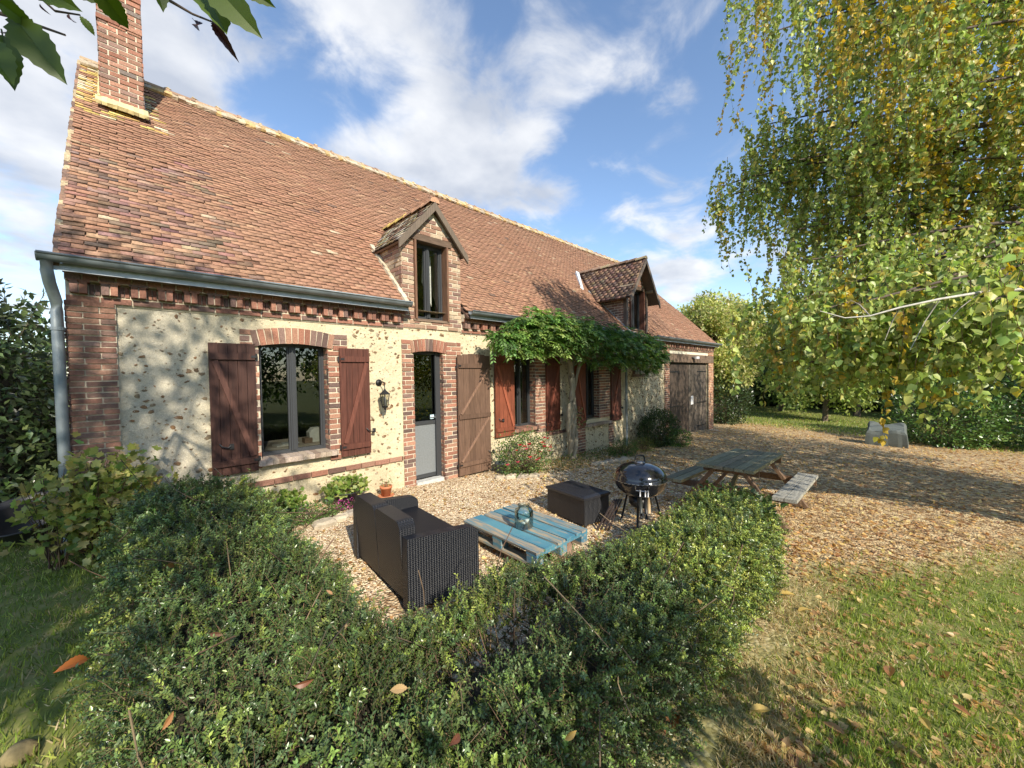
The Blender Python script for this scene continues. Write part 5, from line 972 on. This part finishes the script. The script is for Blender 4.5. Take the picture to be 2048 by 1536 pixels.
gp = thing('grey_pot', 'grey green pot half hidden under the rose bush by the door shutter', 'flower pot'); gp.location = (4.83,5.2,gz(4.8,5.2)); mb = MB(); mb.lathe([(0,0),(.07,0),(.10,.17),(.115,.17),(.115,.20),(.1,.2),(.09,.16),(0,.16)], (0,0,0), 22, (.16,.19,.19)); mb.build('pot', M['attr'], gp, True)
def stones(pts, labels, group, s=.09, cols=((.42,.36,.27),(.5,.43,.32),(.36,.31,.25))):
    for i, (x, y) in enumerate(pts):
        mb = MB(); r = s*random.uniform(.8,1.2); n = 10; vs = []; sx, sy, a0 = random.uniform(1,1.5), random.uniform(.6,.9), random.uniform(-.4,.4); z0 = gz(x,y)
        for (q, h) in ((1,-.02),(1.05,r*.35),(.75,r*.62)):
            for k in range(n): t = 2*PI*k/n; rr = r*q*(1+.14*math.sin(k*2.3+i)); u, v = rr*sx*math.cos(t), rr*sy*math.sin(t); vs.append((x+u*math.cos(a0)-v*math.sin(a0), y+u*math.sin(a0)+v*math.cos(a0), z0+h+random.uniform(-.006,.006)))
        mb.add(vs, [(a*n+k, a*n+(k+1) % n, (a+1)*n+(k+1) % n, (a+1)*n+k) for a in range(2) for k in range(n)]+[tuple(range(2*n,3*n))], cols[i % 3])
        tag(mb.build('edging_stone', M['stone']), labels, 'stone', group)
stones([(1.52,4.62),(1.72,4.68),(1.9,4.77),(2.08,4.86),(2.22,4.98)], 'rough pale stone edging the planted bed left of the door', 'stones edging the bed left of the door')
stones([(4.55,4.93),(4.72,4.83),(4.92,4.72),(5.12,4.62)], 'rough stone edging the bed in front of the rose bush', 'stones edging the rose bed')
stones([(6.9,4.5),(7.15,4.48),(7.4,4.47),(7.65,4.42),(7.9,4.4)], 'rough stone edging the weedy bed below the right window', 'stones edging the weedy bed', s=.1)
# trees ------------------------------------------------
def tree(name, label, cat, base, h, crown, rad, n, ls, pal, w=None, tpl='bi', asp=.6, nc=60, tr=.15, clr=.18, group=None, bcol=(.12,.09,.06), flat=1., sub=None):
    o = thing(name, label, cat, group); base = np.array([base[0], base[1], gz(base[0], base[1])-.1]); crown = np.array(crown, float); rad = np.array(rad, float)
    mb = MB(); top = crown+np.array([0,0,rad[2]*.3]); pts = [base+(top-base)*t+np.array([.1*math.sin(3*t*h),.1*math.cos(2*t*h)-.1,0])*t for t in np.linspace(0,1,7)]; mb.tube(pts, list(np.linspace(tr, tr*.3, 7)), 9, bcol); mb.build('trunk', M['bark'], o, True)
    d = nrm(rng.normal(0,1,(nc,3))); cl = crown+d*rad*(.45+.55*rng.random((nc,1))**.6)*(1+.2*snoise(d[:,0]*3,d[:,1]*3,d[:,2]*3)[:,None])
    k = nc; f = rng.uniform(.35,.95,(k,1)); st = base+(top-base)*f; stemmesh('limbs', st, (st+cl)/2+np.array([0,0,.1*rad[2]]), cl, tr*.25, .01, pick([bcol], k), M['bark'], o, seg=4, k=4)
    q = rng.integers(0, nc, n); sc = clr*rad.mean()*rng.uniform(.6,1.3,nc)[q][:,None]; off = rng.normal(0,1,(n,3)); off = nrm(off)*rng.random((n,1))**.45; P = cl[q]+off*sc*np.array([1.3,1.3,.9]); P[:,2] = np.maximum(P[:,2], base[2]+.15)
    D = nrm(off*.6+rng.normal(0,.6,(n,3))+np.array([0,0,-.25])); Nn = rng.normal(0,.6,(n,3))+off*.4+np.array([0,0,.8]); L = ls*rng.uniform(.6,1.3,n)
    tone = (1+.22*rng.normal(0,1,nc))[q][:,None]; leafmesh('crown', P, D, Nn, L, L*asp, np.clip(pick(pal, n, .15, w)*tone, .01, .9), M['leaf'], o, tpl); return o
# tree beyond the barn
tree('garden_tree', 'yellow green bushy tree standing just beyond the barn end', 'tree', (20.6,6.6), 6, (20.6,6.5,3.1), (2.6,2.0,2.5), 34000, .15, [(.36,.40,.12),(.46,.47,.16),(.28,.34,.09),(.50,.45,.2)], nc=150, clr=.22)
shrub('dark_laurel', 'dark evergreen shrub at the foot of the yellow green tree beyond the barn', 'shrub', (20.4,6.0,.35), (2.0,1.1,1.25), 6500, .13, [(.03,.05,.018),(.04,.07,.025),(.06,.09,.03)], tpl='bi', mat='leafgloss', stems=20)
bgp = [(.06,.10,.03),(.08,.13,.035),(.11,.16,.045)]
tree('garden_tree', 'light green rounded tree on the far lawn between the barn and the birch', 'tree', (28,3.0), 7, (28,3.,2.6), (3.2,3.2,3.3), 16000, .2, [(.26,.33,.09),(.34,.39,.12),(.20,.27,.07)], nc=110, clr=.24)
BG = [(30,11,5.5,'dark'),(33,6,6,'dark'),(34,2.,6.5,'dark'),(35,-2,7,'mid'),(34,-6,7.5,'dark'),(32,-10,8,'mid'),(30,-14,8,'dark'),(27,-18,8,'mid'),(37,9,6.5,'mid'),(24,-21,8,'dark')]
for i, (x, y, h, kd) in enumerate(BG):
    lab = ['dark tree furthest left in the row beyond the far lawn','dark tree beyond the far lawn, behind the yellow green tree','dark tree beyond the far lawn, above the lawn strip','mid green tree beyond the lawn, behind the low birch leaves','dark tall tree far behind the birch','mid green tall tree far behind the birch boughs','dark tree at the right edge behind the birch','mid green tree far right beyond the drive','mid green tree behind the yellow green tree, farthest off','dark tree farthest right behind the birch'][i]
    tree('background_tree', lab, 'tree', (x,y), h, (x,y,h*.45), (3.0,3.0,h*.5), 5200, .24, bgp if kd == 'dark' else [(.08,.12,.03),(.12,.16,.04),(.06,.09,.03)], nc=70, clr=.26, group='trees beyond the far lawn', tr=.2)
shrub('laurel_hedge', 'glossy leafy shrubs along the drive at the right edge of the picture', 'hedge', (22.8,-5.0,.7), (2.2,5.0,2.3), 22000, .15, [(.09,.17,.04),(.13,.24,.05),(.19,.31,.08),(.06,.10,.03)], mat='leafgloss', stems=30)
shrub('laurel_bush', 'leafy rounded laurel bush at the far edge of the drive beside the tarpaulin', 'shrub', (20.6,-1.0,.0), (1.5,1.5,1.2), 6500, .13, [(.09,.17,.04),(.13,.24,.05),(.06,.10,.03)], mat='leafgloss', stems=14)
# tarpaulin heap on the drive
tp = MB(); bx, by, bz = 18.4, .32, gz(18.4,.32); nn = 9; hx, hy, hh = .42, .50, .62
ring = [(-1+2*k/nn, -1) for k in range(nn)]+[(1, -1+2*k/nn) for k in range(nn)]+[(1-2*k/nn, 1) for k in range(nn)]+[(-1, 1-2*k/nn) for k in range(nn)]; n = len(ring); tpv = []
for z, q in ((.0,1.02),(.2,1.03),(.5,1.0),(.85,.97),(.96,.90),(1.0,.86)):
    for k, (a, b) in enumerate(ring): w = 1+(.025*math.sin(k*1.9)+.04*math.sin(k*.7))*(1-z)+.01*math.sin(k*5); tpv.append((bx+a*hx*q*w, by+b*hy*q*w, bz+z*hh+(.05*math.sin(k*.8)+.10*a)*(z > .8)))
tp.add(tpv, [(i*n+k, i*n+(k+1) % n, (i+1)*n+(k+1) % n, (i+1)*n+k) for i in range(5) for k in range(n)]+[tuple(range(5*n, 6*n))], (.10,.115,.105)); tag(tp.build('tarpaulin_cover', M['attr']), 'grey green tarpaulin draped over a heap at the far edge of the drive', 'tarpaulin')
mb = MB(); mb.box(17.15, 17.27, 5.75, 5.87, -.75, .35, (.13,.09,.06)); mb.box(17.12, 17.30, 5.72, 5.90, .35, .38, (.13,.09,.06)); tag(mb.build('wooden_post', M['wood']), 'short dark wooden post just right of the barn corner', 'post')
# dense hedge left of the house
def left_hedge():
    o = thing('laurel_hedge', 'tall dark evergreen hedge left of the house corner', 'hedge'); n = 11000
    th = rng.uniform(0, 1, n); x = rng.uniform(-5.5, -.62, n); face = rng.random(n); y = np.where(face < .55, 6.7+rng.random(n)*.5, rng.uniform(6.7, 12, n)); x = np.where((face > .75), -.75-rng.random(n)*.35, x)
    top = 2.5+.25*snoise(x*1.4, y*.9)+.15*snoise(x*4, y*4); z = rng.random(n)*(top-.2)+.2; tt = (face > .55) & (face < .75); z = np.where(tt, top-rng.random(n)*.3, z)
    P = np.stack([x, y+.12*snoise(x*3, z*3), z], 1); D = rng.normal(0,.6,(n,3))+np.array([.1,-.4,.1]); Nn = rng.normal(0,.5,(n,3))+np.array([.2,-.7,.5]); L = rng.uniform(.07,.13,n)
    leafmesh('foliage', P, D, Nn, L, L*.45, pick([(.05,.08,.03),(.075,.12,.04),(.09,.13,.05),(.035,.05,.022),(.13,.18,.06)], n, .2), M['leafgloss'], o, 'bi')
    mb = MB(); mb.box(-6, -1.05, 7.2, 12, 0, 2.2, (.02,.018,.012)); mb.build('inner_branches', M['bark'], o)
    k = 60; b = np.stack([rng.uniform(-3.2,-.8,k), rng.uniform(6.8,7.3,k), np.full(k,2.2)],1); e = b+np.stack([rng.normal(0,.12,k), rng.normal(0,.1,k), rng.uniform(.2,.85,k)],1); stemmesh('shoots', b, (b+e)/2, e, .006, .002, pick([(.1,.08,.05)], k), M['bark'], o)
    m_ = 14; t = np.linspace(.3,1,m_)[None,:,None]; C = (b[:,None]+(e-b)[:,None]*t).reshape(-1,3); D = rng.normal(0,.6,C.shape)+np.array([0,0,.5]); leafmesh('shoot_leaves', C, D, rng.normal(0,1,C.shape), .085, .035, pick([(.04,.06,.03)], len(C)), M['leafgloss'], o)
left_hedge()
# weeping birch
def birch():
    o = thing('weeping_birch', 'weeping birch with yellowing leaves hanging into the right side of the view', 'birch tree')
    tb = np.array([8.6,-4.0,gz(8.6,-4.)-.1]); mb = MB(); tp_ = [tb+np.array([-.05*z+.1*math.sin(z), .05*z, z]) for z in np.linspace(0, 10.5, 14)]; mb.tube(tp_, list(np.linspace(.20,.04,14)), 12, (.55,.52,.46)); mb.build('trunk', M['bark'], o, True)
    E = [(1470,-60,5.2,1.2,.16),(1500,-60,5.2,1.3,.18),(1530,-120,5.4,1.6,.25),(1560,60,5.0,1.4,.35),(1480,340,5.4,.85,.2),(1450,370,5.5,.8,.16),(1440,400,5.3,.75,.14),(1480,360,5.2,1.0,.16),(1540,300,5.3,1.2,.2),(1500,300,5.5,1.2,.2),(1530,250,5.4,1.3,.25),(1590,330,5.2,1.4,.35),(1610,-60,4.6,2.0,.4),(1620,420,5.4,1.5,.3),
         (1700,60,4.2,1.6,.4),(1780,-60,3.8,1.6,.4),(1880,60,3.4,1.2,.35),(1980,-40,3.1,1.1,.35),(1750,270,4.4,1.4,.4),(1850,330,4.0,.9,.35),(1960,160,3.4,.9,.35),(2030,330,4.2,.8,.3),(1680,430,5.0,1.2,.35),(1800,470,4.6,.9,.3),(1700,-200,5.0,2.0,.5),(1900,-200,4.6,1.6,.5),
         (1600,520,4.2,.9,.3),(1680,500,4.0,.9,.3),(1760,520,3.8,.9,.3),(1840,500,3.9,.8,.3),(1640,440,4.8,1.2,.35),(1740,420,4.6,1.1,.35),(1900,480,4.2,.8,.3),(1980,500,3.6,.7,.3),(1580,650,3.7,.55,.25),(1560,620,3.9,.7,.25),(1600,590,3.8,.8,.28),(1660,570,3.7,.8,.3),(1720,660,3.2,.6,.25),(1860,680,2.9,.5,.25),(1550,700,4.0,.45,.2),(1640,690,3.5,.5,.22),(1640,620,3.3,.65,.25),(1700,620,2.9,.62,.25),(1760,640,3.1,.6,.25),(1830,590,2.8,.68,.28),(1900,640,2.7,.5,.25),(1980,600,2.5,.55,.25),(1880,540,3.4,.7,.3),(1740,560,3.6,.7,.3),(2040,560,3.0,.8,.3),(1960,680,3.2,.45,.3),(1800,690,3.3,.4,.25),(1620,720,3.5,.3,.2)]
    ends = [(at(a, b, t), sl, sp, 1) for a, b, t, sl, sp in E]
    for k in range(14): ends.append((at(rng.uniform(1580,1880), rng.uniform(-60,520), rng.uniform(4.2,6.6)), rng.uniform(.7,1.4), .3, 1))
    for k in range(16):      # the rest of the crown, mostly above and beyond the frame
        a = rng.uniform(0, 2*PI); ends.append((np.array([8.0+2.6*math.cos(a), -2.6+2.4*math.sin(a), rng.uniform(6.5,10.5)]), 1.6, .45, 0))
    for k in range(7): ends.append((np.array([rng.uniform(8.,11.), rng.uniform(-5,-2.5), rng.uniform(3,6.5)]), 1.3, .4, 0))
    S0 = []; S1 = []; S2 = []; LP = []; LD = []; LS = []; LC = []; mb = MB(); wb = MB()
    for i, (e, sl, sp, vis) in enumerate(ends):
        zs = np.clip(e[2]-rng.uniform(.6,1.6), .9, 9.5); s = tb+np.array([-.05*(zs-tb[2]),.05*(zs-tb[2]),zs-tb[2]]); s[2] = zs
        if vis and e[2] < 2.8: s[2] = e[2]+.05
        mid = (s+e)/2+np.array([0,0,.25*np.linalg.norm(e-s)*.6]); ts = np.linspace(0,1,9); pts = [(1-t)**2*s+2*t*(1-t)*mid+t*t*e+rng.normal(0,.02,3) for t in ts]
        rr0 = .045 if vis else .06; mb.tube(pts, list(np.linspace(rr0*(.75 if e[2]<2.8 else 1.),.007,9)), 6, (.10,.075,.06))
        ns = (46 if i < 54 else 30) if vis else 24
        for q in range(ns):
            t = 1-rng.random()**(1.6)*(.45 if e[2] > 2.8 else .28); p = (1-t)**2*s+2*t*(1-t)*mid+t*t*e; p = p+np.array([*rng.normal(0,sp,2), rng.normal(0,.12)]); L = sl*rng.uniform(.35,1.1); w_ = rng.normal(0,.12,2)*L; q2 = p+np.array([w_[0],w_[1],-L]); q1 = p+np.array([*rng.normal(0,.10,2),.06])+np.array([0,0,-.25*L])
            S0.append(p); S1.append(q1); S2.append(q2); m_ = max(6, int(L/.019)); tt = rng.random(m_)[:,None]; C = (1-tt)**2*p+2*tt*(1-tt)*q1+tt*tt*q2
            LP.append(C+rng.normal(0,.018,(m_,3))); LD.append(rng.normal(0,.65,(m_,3))+np.array([0,0,-.9])); LS.append(np.full(m_, 1.)); 
            yel = rng.random() < .07+(.38 if (vis and i in (12,14,15,18,19,21)) else 0); LC.append(pick([(.50,.36,.06),(.55,.42,.10),(.42,.36,.07)], m_, .15) if yel else pick([(.30,.38,.10),(.39,.46,.14),(.23,.30,.085),(.50,.51,.17),(.56,.48,.13)], m_, .2, [4,4,3,1.6,.7]))
    mb.build('boughs', M['bark'], o, True); print('birch', len(S0), len(ends))
    S0, S1, S2 = map(np.array, (S0,S1,S2)); stemmesh('hanging_twigs', S0, S1, S2, .0028, .001, pick([(.13,.08,.05)], len(S0)), M['bark'], o, seg=3)
    LP, LD, LC = np.concatenate(LP), np.concatenate(LD), np.concatenate(LC); n = len(LP); L = rng.uniform(.030,.055,n)*np.where(LP[:, 2] < 2.5, 1.3, 1.1); leafmesh('crown', LP, LD, rng.normal(0,.8,(n,3))+np.array([-.3,-.5,.2]), L, L*.82, np.clip(LC,.01,.9), M['leaf'], o, 'ov')
    pts = [at(px, py, t*.84) for px, py, t in ((2120,560,2.9),(2050,578,2.9),(1960,585,2.9),(1880,598,2.9),(1800,615,2.9),(1740,632,2.95),(1690,636,3.0),(1640,622,3.1))]; wb.tube(pts, [.011,.010,.009,.007,.006,.005,.004,.002], 8, (.50,.47,.41))
    for a, b in ((2,(1880,660,2.4)),(3,(1820,700,2.4)),(5,(1700,600,2.6)),(4,(1770,680,2.5)),(6,(1650,640,2.6))): wb.tube([pts[a], (pts[a]+at(*b))/2+np.array([0,0,.02]), at(*b)], [.004,.003,.0015], 5, (.36,.32,.26))
    wb.build('pale_branch', M['bark'], o, True)
birch()
tree('birch_tree', 'second birch standing outside the right edge of the view, shading the drive', 'birch tree', (12.5,-6.2), 10, (10.9,-4.7,4.7), (4.5,2.0,4.3), 30000, .13, [(.21,.27,.065),(.27,.33,.085),(.46,.40,.10)], nc=120, clr=.24, bcol=(.5,.47,.42))
# chestnut overhead: branch with leaves at the upper left, crown behind the camera
def chestnut():
    o = thing('chestnut_tree', 'chestnut whose toothed leaves hang into the upper left corner', 'chestnut tree')
    tb = np.array([-3.0,-2.8,gz(-3.,-2.8)-.1]); mb = MB(); mb.tube([tb+np.array([.1*z*.3,.1*z*.2,z]) for z in np.linspace(0,6.5,8)], list(np.linspace(.26,.10,8)), 12, (.12,.09,.065)); mb.build('trunk', M['bark'], o, True)
    gc = [(.07,.11,.016),(.09,.14,.02),(.055,.085,.016)]; lv = MB(); bm = MB()
    s = tb+np.array([.1,.1,3.6]); a1 = at(-250,-160,1.25); b1 = at(100,20,1.15); br_ = at(330,-60,1.25)
    bm.tube([s, (s+a1)/2+np.array([0,0,.5]), a1, at(-60,10,1.2), at(30,35,1.1), at(130,70,1.1)], [.05,.03,.014,.008,.005,.003], 8, (.08,.055,.04))
    bm.tube([a1, at(0,-140,1.2), at(140,-60,1.1), at(80,-5,1.05), at(110,22,1.05), at(160,30,1.05)], [.014,.01,.006,.004,.003,.002], 6, (.08,.055,.04))
    bm.tube([at(0,-140,1.2), at(200,-90,1.15), at(320,-10,1.1), at(385,28,1.1), at(440,50,1.1)], [.010,.008,.005,.003,.002], 6, (.08,.055,.04))
    # (base px, tip px, depth, colour index)
    for (bx, by, tx, ty, t, c, w_) in [(25,30,120,155,1.0,0,1.1),(-20,-10,75,60,.95,1,1.2),(5,70,25,170,1.1,0,.9),(-60,60,24,150,1.05,1,.9),(160,32,190,70,1.1,0,1.2),(40,-50,150,15,1.0,1,1.),(185,-40,258,62,1.0,0,1.3),(225,-60,280,5,1.05,1,1.),
                                         (300,-70,330,20,1.05,0,1.1),(395,-35,450,48,1.05,1,1.2),(400,-60,512,62,1.0,0,1.),(450,-60,548,14,1.1,0,.9),(100,-60,215,10,.98,2,1.1),(-60,-60,30,20,1.,2,1.2)]:
        A, B = at(bx, by, t), at(tx, ty, t+random.uniform(-.05,.1)); bigleaf(lv, A, B-A, nrm(-(A-CAM)+rng.normal(0,.35,3)), np.linalg.norm(B-A), gc[c], curl=.12, wd=w_*.95)
    for (bx, by, tx, ty, t) in [(388,40,420,72,1.05),(425,45,455,88,1.05),(80,8,85,22,1.1),(138,28,140,50,1.1),(20,55,15,80,1.1)]:
        A, B = at(bx, by, t), at(tx, ty, t); bigleaf(lv, A, B-A, nrm(rng.normal(0,1,3)), np.linalg.norm(B-A), (.05,.02,.018), curl=.8, wd=.8)
    bm.build('branch', M['bark'], o, True); lv.build('overhanging_leaves', M['leaf'], o)
    nc = 130; n = 6500
    d = nrm(rng.normal(0,1,(nc,3))); cl = np.array([-3.1,-2.5,5.8])+d*np.array([2.3,1.8,3.1])*(.4+.6*rng.random((nc,1))**.6)
    q = rng.integers(0, nc, n); P = cl[q]+nrm(rng.normal(0,1,(n,3)))*rng.random((n,1))**.5*.5; L = rng.uniform(.10,.19,n)
    leafmesh('crown', P, rng.normal(0,.6,(n,3))+np.array([0,0,-.3]), rng.normal(0,.5,(n,3))+np.array([0,0,.8]), L, L*.42, pick(gc, n), M['leaf'], o, 'ov')
    st = np.repeat(tb[None]+np.array([[.2,.15,3.2]]), nc, 0); st[:,2] = rng.uniform(2.5,6,nc); stemmesh('limbs', st, (st+cl)/2+np.array([0,0,.3]), cl, .04, .01, pick([(.12,.09,.065)], nc), M['bark'], o, seg=4, k=5)
chestnut()
shrub('hazel_bush', 'broad leafy hazel bush behind the photographer', 'shrub', (.55,-2.3,1.35), (1.5,.7,1.5), 2600, .10, [(.09,.15,.04),(.12,.19,.05)], tpl='ov', aspect=.8, stems=16)
for i, (x, y, h) in enumerate([(-9,-16,6.5),(-4,-17,7),(1,-18,7.5),(6,-19,6.5),(11,-18,7),(16,-20,7.5),(-14,-14,7)]):
    tree('boundary_tree', ['boundary tree behind the lawn, mirrored in the window, number %s from the left' % w for w in ('two','three','four','five','six','seven','one')][i], 'tree', (x,y), h, (x,y,h*.48), (3.,2.6,h*.5), 2600, .32, bgp, nc=60, clr=.3, group='trees behind the photographer', tr=.2)
# ------------------------------------------------------------------ ground cover
def pebbles():
    n = 60000; x = np.empty(0); y = np.empty(0)
    u = rng.random(n*2); xx = .9+8.*rng.random(n*2)**1.7; yy = 1.2+4.3*rng.random(n*2); ok = (xx < 8.5) & ~((xx < 4.4) & (yy < 1.45)); xx, yy = xx[ok][:n], yy[ok][:n]; n = len(xx)
    r = rng.uniform(.005,.0110,n)*(1+.12*np.clip(xx-2,0,4)); k = 6; a0 = rng.uniform(0,2*PI,n); V = np.empty((n,k+1,3)); z = gznp(xx,yy); el = rng.uniform(.6,1,n)
    ca, sa = np.cos(a0), np.sin(a0)
    for j in range(k):
        t = 2*PI*j/k; rr = r*rng.uniform(.8,1.15,n); u_, v_ = rr*np.cos(t), rr*np.sin(t)*el; V[:,j,0] = xx+u_*ca-v_*sa; V[:,j,1] = yy+u_*sa+v_*ca; V[:,j,2] = z-.001+rng.uniform(0,.003,n)
    V[:,k,0] = xx+rng.normal(0,.002,n); V[:,k,1] = yy; V[:,k,2] = z+r*rng.uniform(.45,.9,n)
    f = np.array([(j,(j+1)%k,k) for j in range(k)]); F = (f[None]+(np.arange(n)*(k+1))[:,None,None]).reshape(-1,3)
    C = pick([(.68,.56,.37),(.80,.71,.54),(.52,.37,.22),(.36,.23,.13),(.72,.61,.42),(.3,.22,.16)], n, .12, [4,3,3,1.6,3,1])
    o = npmesh('gravel', V.reshape(-1,3), F, np.repeat(C,k,0), principled('pebble', attr=True, rough=.8, spec=.25), smooth=True); o['kind'] = 'stuff'
pebbles()
def litter():
    n = 62000; a = rng.random(n); r = 2.2+22*rng.random(n)**1.7; ang = A_-math.radians(-28)-rng.random(n)*math.radians(92); x = r*np.cos(ang); y = r*np.sin(ang)
    dens = np.clip((x-.55*y-1.0)/3., .04, 1)*np.clip((y+.55*np.clip(x-4.5,0,9)-.2)/1.2, .10, 1); lawn = (y+.55*np.clip(x-4.5,0,9) < .5); lw = np.clip((y+.55*np.clip(x-4.5,0,9)+.5*snoise(x,y,0,1.3)+.9)/1.9, 0, 1); dens = np.maximum(np.where((x < 4.6) & (y < .9), .5, .10), np.clip((x-.55*y-1.0)/3., .04, 1)*lw); dens *= np.clip(.75+.5*snoise(x,y,0,.9)+.35*snoise(x,y,0,3.1), .15, 1.2); ok = (rng.random(n) < dens) & (y < 5.3) & ~((x < 4.4) & (y < 1.5) & (y > .5)) & (x > 1); x, y = x[ok], y[ok]; n = len(x); dist = np.hypot(x,y)
    P = np.stack([x,y,gznp(x,y)+.006+.012*rng.random(n)],1); D = rng.normal(0,1,(n,3)); D[:,2] *= .22; L = rng.uniform(.03,.055,n)*np.clip(.9+.035*dist,1,1.6)
    leafmesh('leaf_litter', P, D, rng.normal(0,.3,(n,3))+np.array([0,0,1]), L, L*.75, pick([(.50,.31,.12),(.62,.44,.17),(.34,.19,.08),(.72,.57,.25),(.24,.13,.06),(.57,.38,.19)], n, .15, [4,4,2.5,3,1.5,3]), M['leaf'], None, 'ov')['kind'] = 'stuff'
litter()
def grass():
    Ps = []; ws = []
    n = 95000; r = 1.2+6.5*rng.random(n)**1.6; ang = math.radians(5)-rng.random(n)*math.radians(50)+math.radians(12); x = r*np.cos(ang); y = r*np.sin(ang); yl = .74-.62*np.clip(x-4.5,0,9)+.3*snoise(x,y,0,1.8)+.35*snoise(x,y,0,6.)*rng.random(n)+rng.normal(0,.12,n)
    ok = (y < yl) & ~((x < 4.3) & (y > .80)); Ps.append(np.stack([x[ok],y[ok]],1)); ws.append(np.full(ok.sum(),0))
    n = 30000; x = -.05-rng.random(n)**1.2*2.6; y = 1.2+rng.random(n)*5.6; ok = (rng.random(n) < .9); Ps.append(np.stack([x[ok],y[ok]],1)); ws.append(np.full(ok.sum(),1))
    n = 9000; x = rng.uniform(20.5,33,n); y = rng.uniform(-6,9,n); Ps.append(np.stack([x,y],1)); ws.append(np.full(n,2))
    p = np.concatenate(Ps); w_ = np.concatenate(ws); n = len(p); P = np.stack([p[:,0],p[:,1],gznp(p[:,0],p[:,1])-.003],1); D = rng.normal(0,.35,(n,3))+np.array([0,0,1.]); L = rng.uniform(.025,.065,n)*(1+.5*snoise(p[:,0],p[:,1],0,4.5)); L[w_ == 2] *= 2.2
    patch = snoise(p[:,0],p[:,1],0,2.6); dry = (rng.random(n) < np.clip(.18-.45*patch,.04,.9)); dry |= (w_ == 0) & (p[:,1] > .30+.2*patch) & (p[:,0] < 4.6) & (rng.random(n) < .85)
    C = pick([(.20,.27,.05),(.28,.35,.07),(.36,.42,.10),(.15,.20,.045)], n, .18); C[dry] = pick([(.5,.41,.2),(.6,.5,.28),(.38,.29,.14)], dry.sum(), .15); W_ = np.where(w_ == 2, .02, .0042)
    D[dry] += rng.normal(0,.9,(dry.sum(),3))*np.array([1,1,0]); leafmesh('grass', P, D, rng.normal(0,1,(n,3)), L, W_*1.6, C, M['leaf'], None, 'bl')['kind'] = 'stuff'
grass()
# larger fallen leaves lying in the right-hand lawn
spots = [(1450,1400,'beside the hedge foot near the bottom of the picture'),(1860,1460,'low at the right of the lawn'),(1620,1215,'in the dry patch beside the hedge end'),(1500,1440,'in the dry grass at the bottom'),(1780,1350,'in the middle of the lawn'),(1905,1400,'in the bright grass at the lower right'),(1330,1500,'at the foot of the hedge at the bottom edge'),(1560,1185,'at the corner of the hedge end'),(1690,1480,'at the bottom edge of the lawn')]
for k, (px, py, wh) in enumerate(spots):
    d = at(px,py,1.)-CAM; t = (H_+.17)/-d[2]; p = CAM+d*t; p[2] = gz(p[0],p[1])+.03; b = MB(); bigleaf(b, p, (random.uniform(-1,1),random.uniform(-1,1),.15), (rng.normal(0,.3),rng.normal(0,.3),1), random.uniform(.08,.15), random.choice([(.5,.28,.12),(.55,.4,.12),(.42,.2,.09)]), curl=.2)
    tag(b.build('fallen_leaf', M['leaf']), 'large brown fallen leaf '+wh, 'leaf', 'large fallen leaves on the lawn')
for px, py in ((40,1525),):
    d = at(px,py,1.)-CAM; t = (H_-.05)/-d[2]; p = CAM+d*t; b = MB(); b.lathe([(0,.05),(.03,.045),(.055,.02),(.06,0),(.05,-.02),(0,-.02)], (p[0],p[1],gz(p[0],p[1])+.02), 14, (.25,.2,.1)); tag(b.build('mossy_stone', M['stone'], None, True), 'rounded mossy stone in the grass at the bottom left corner', 'stone')
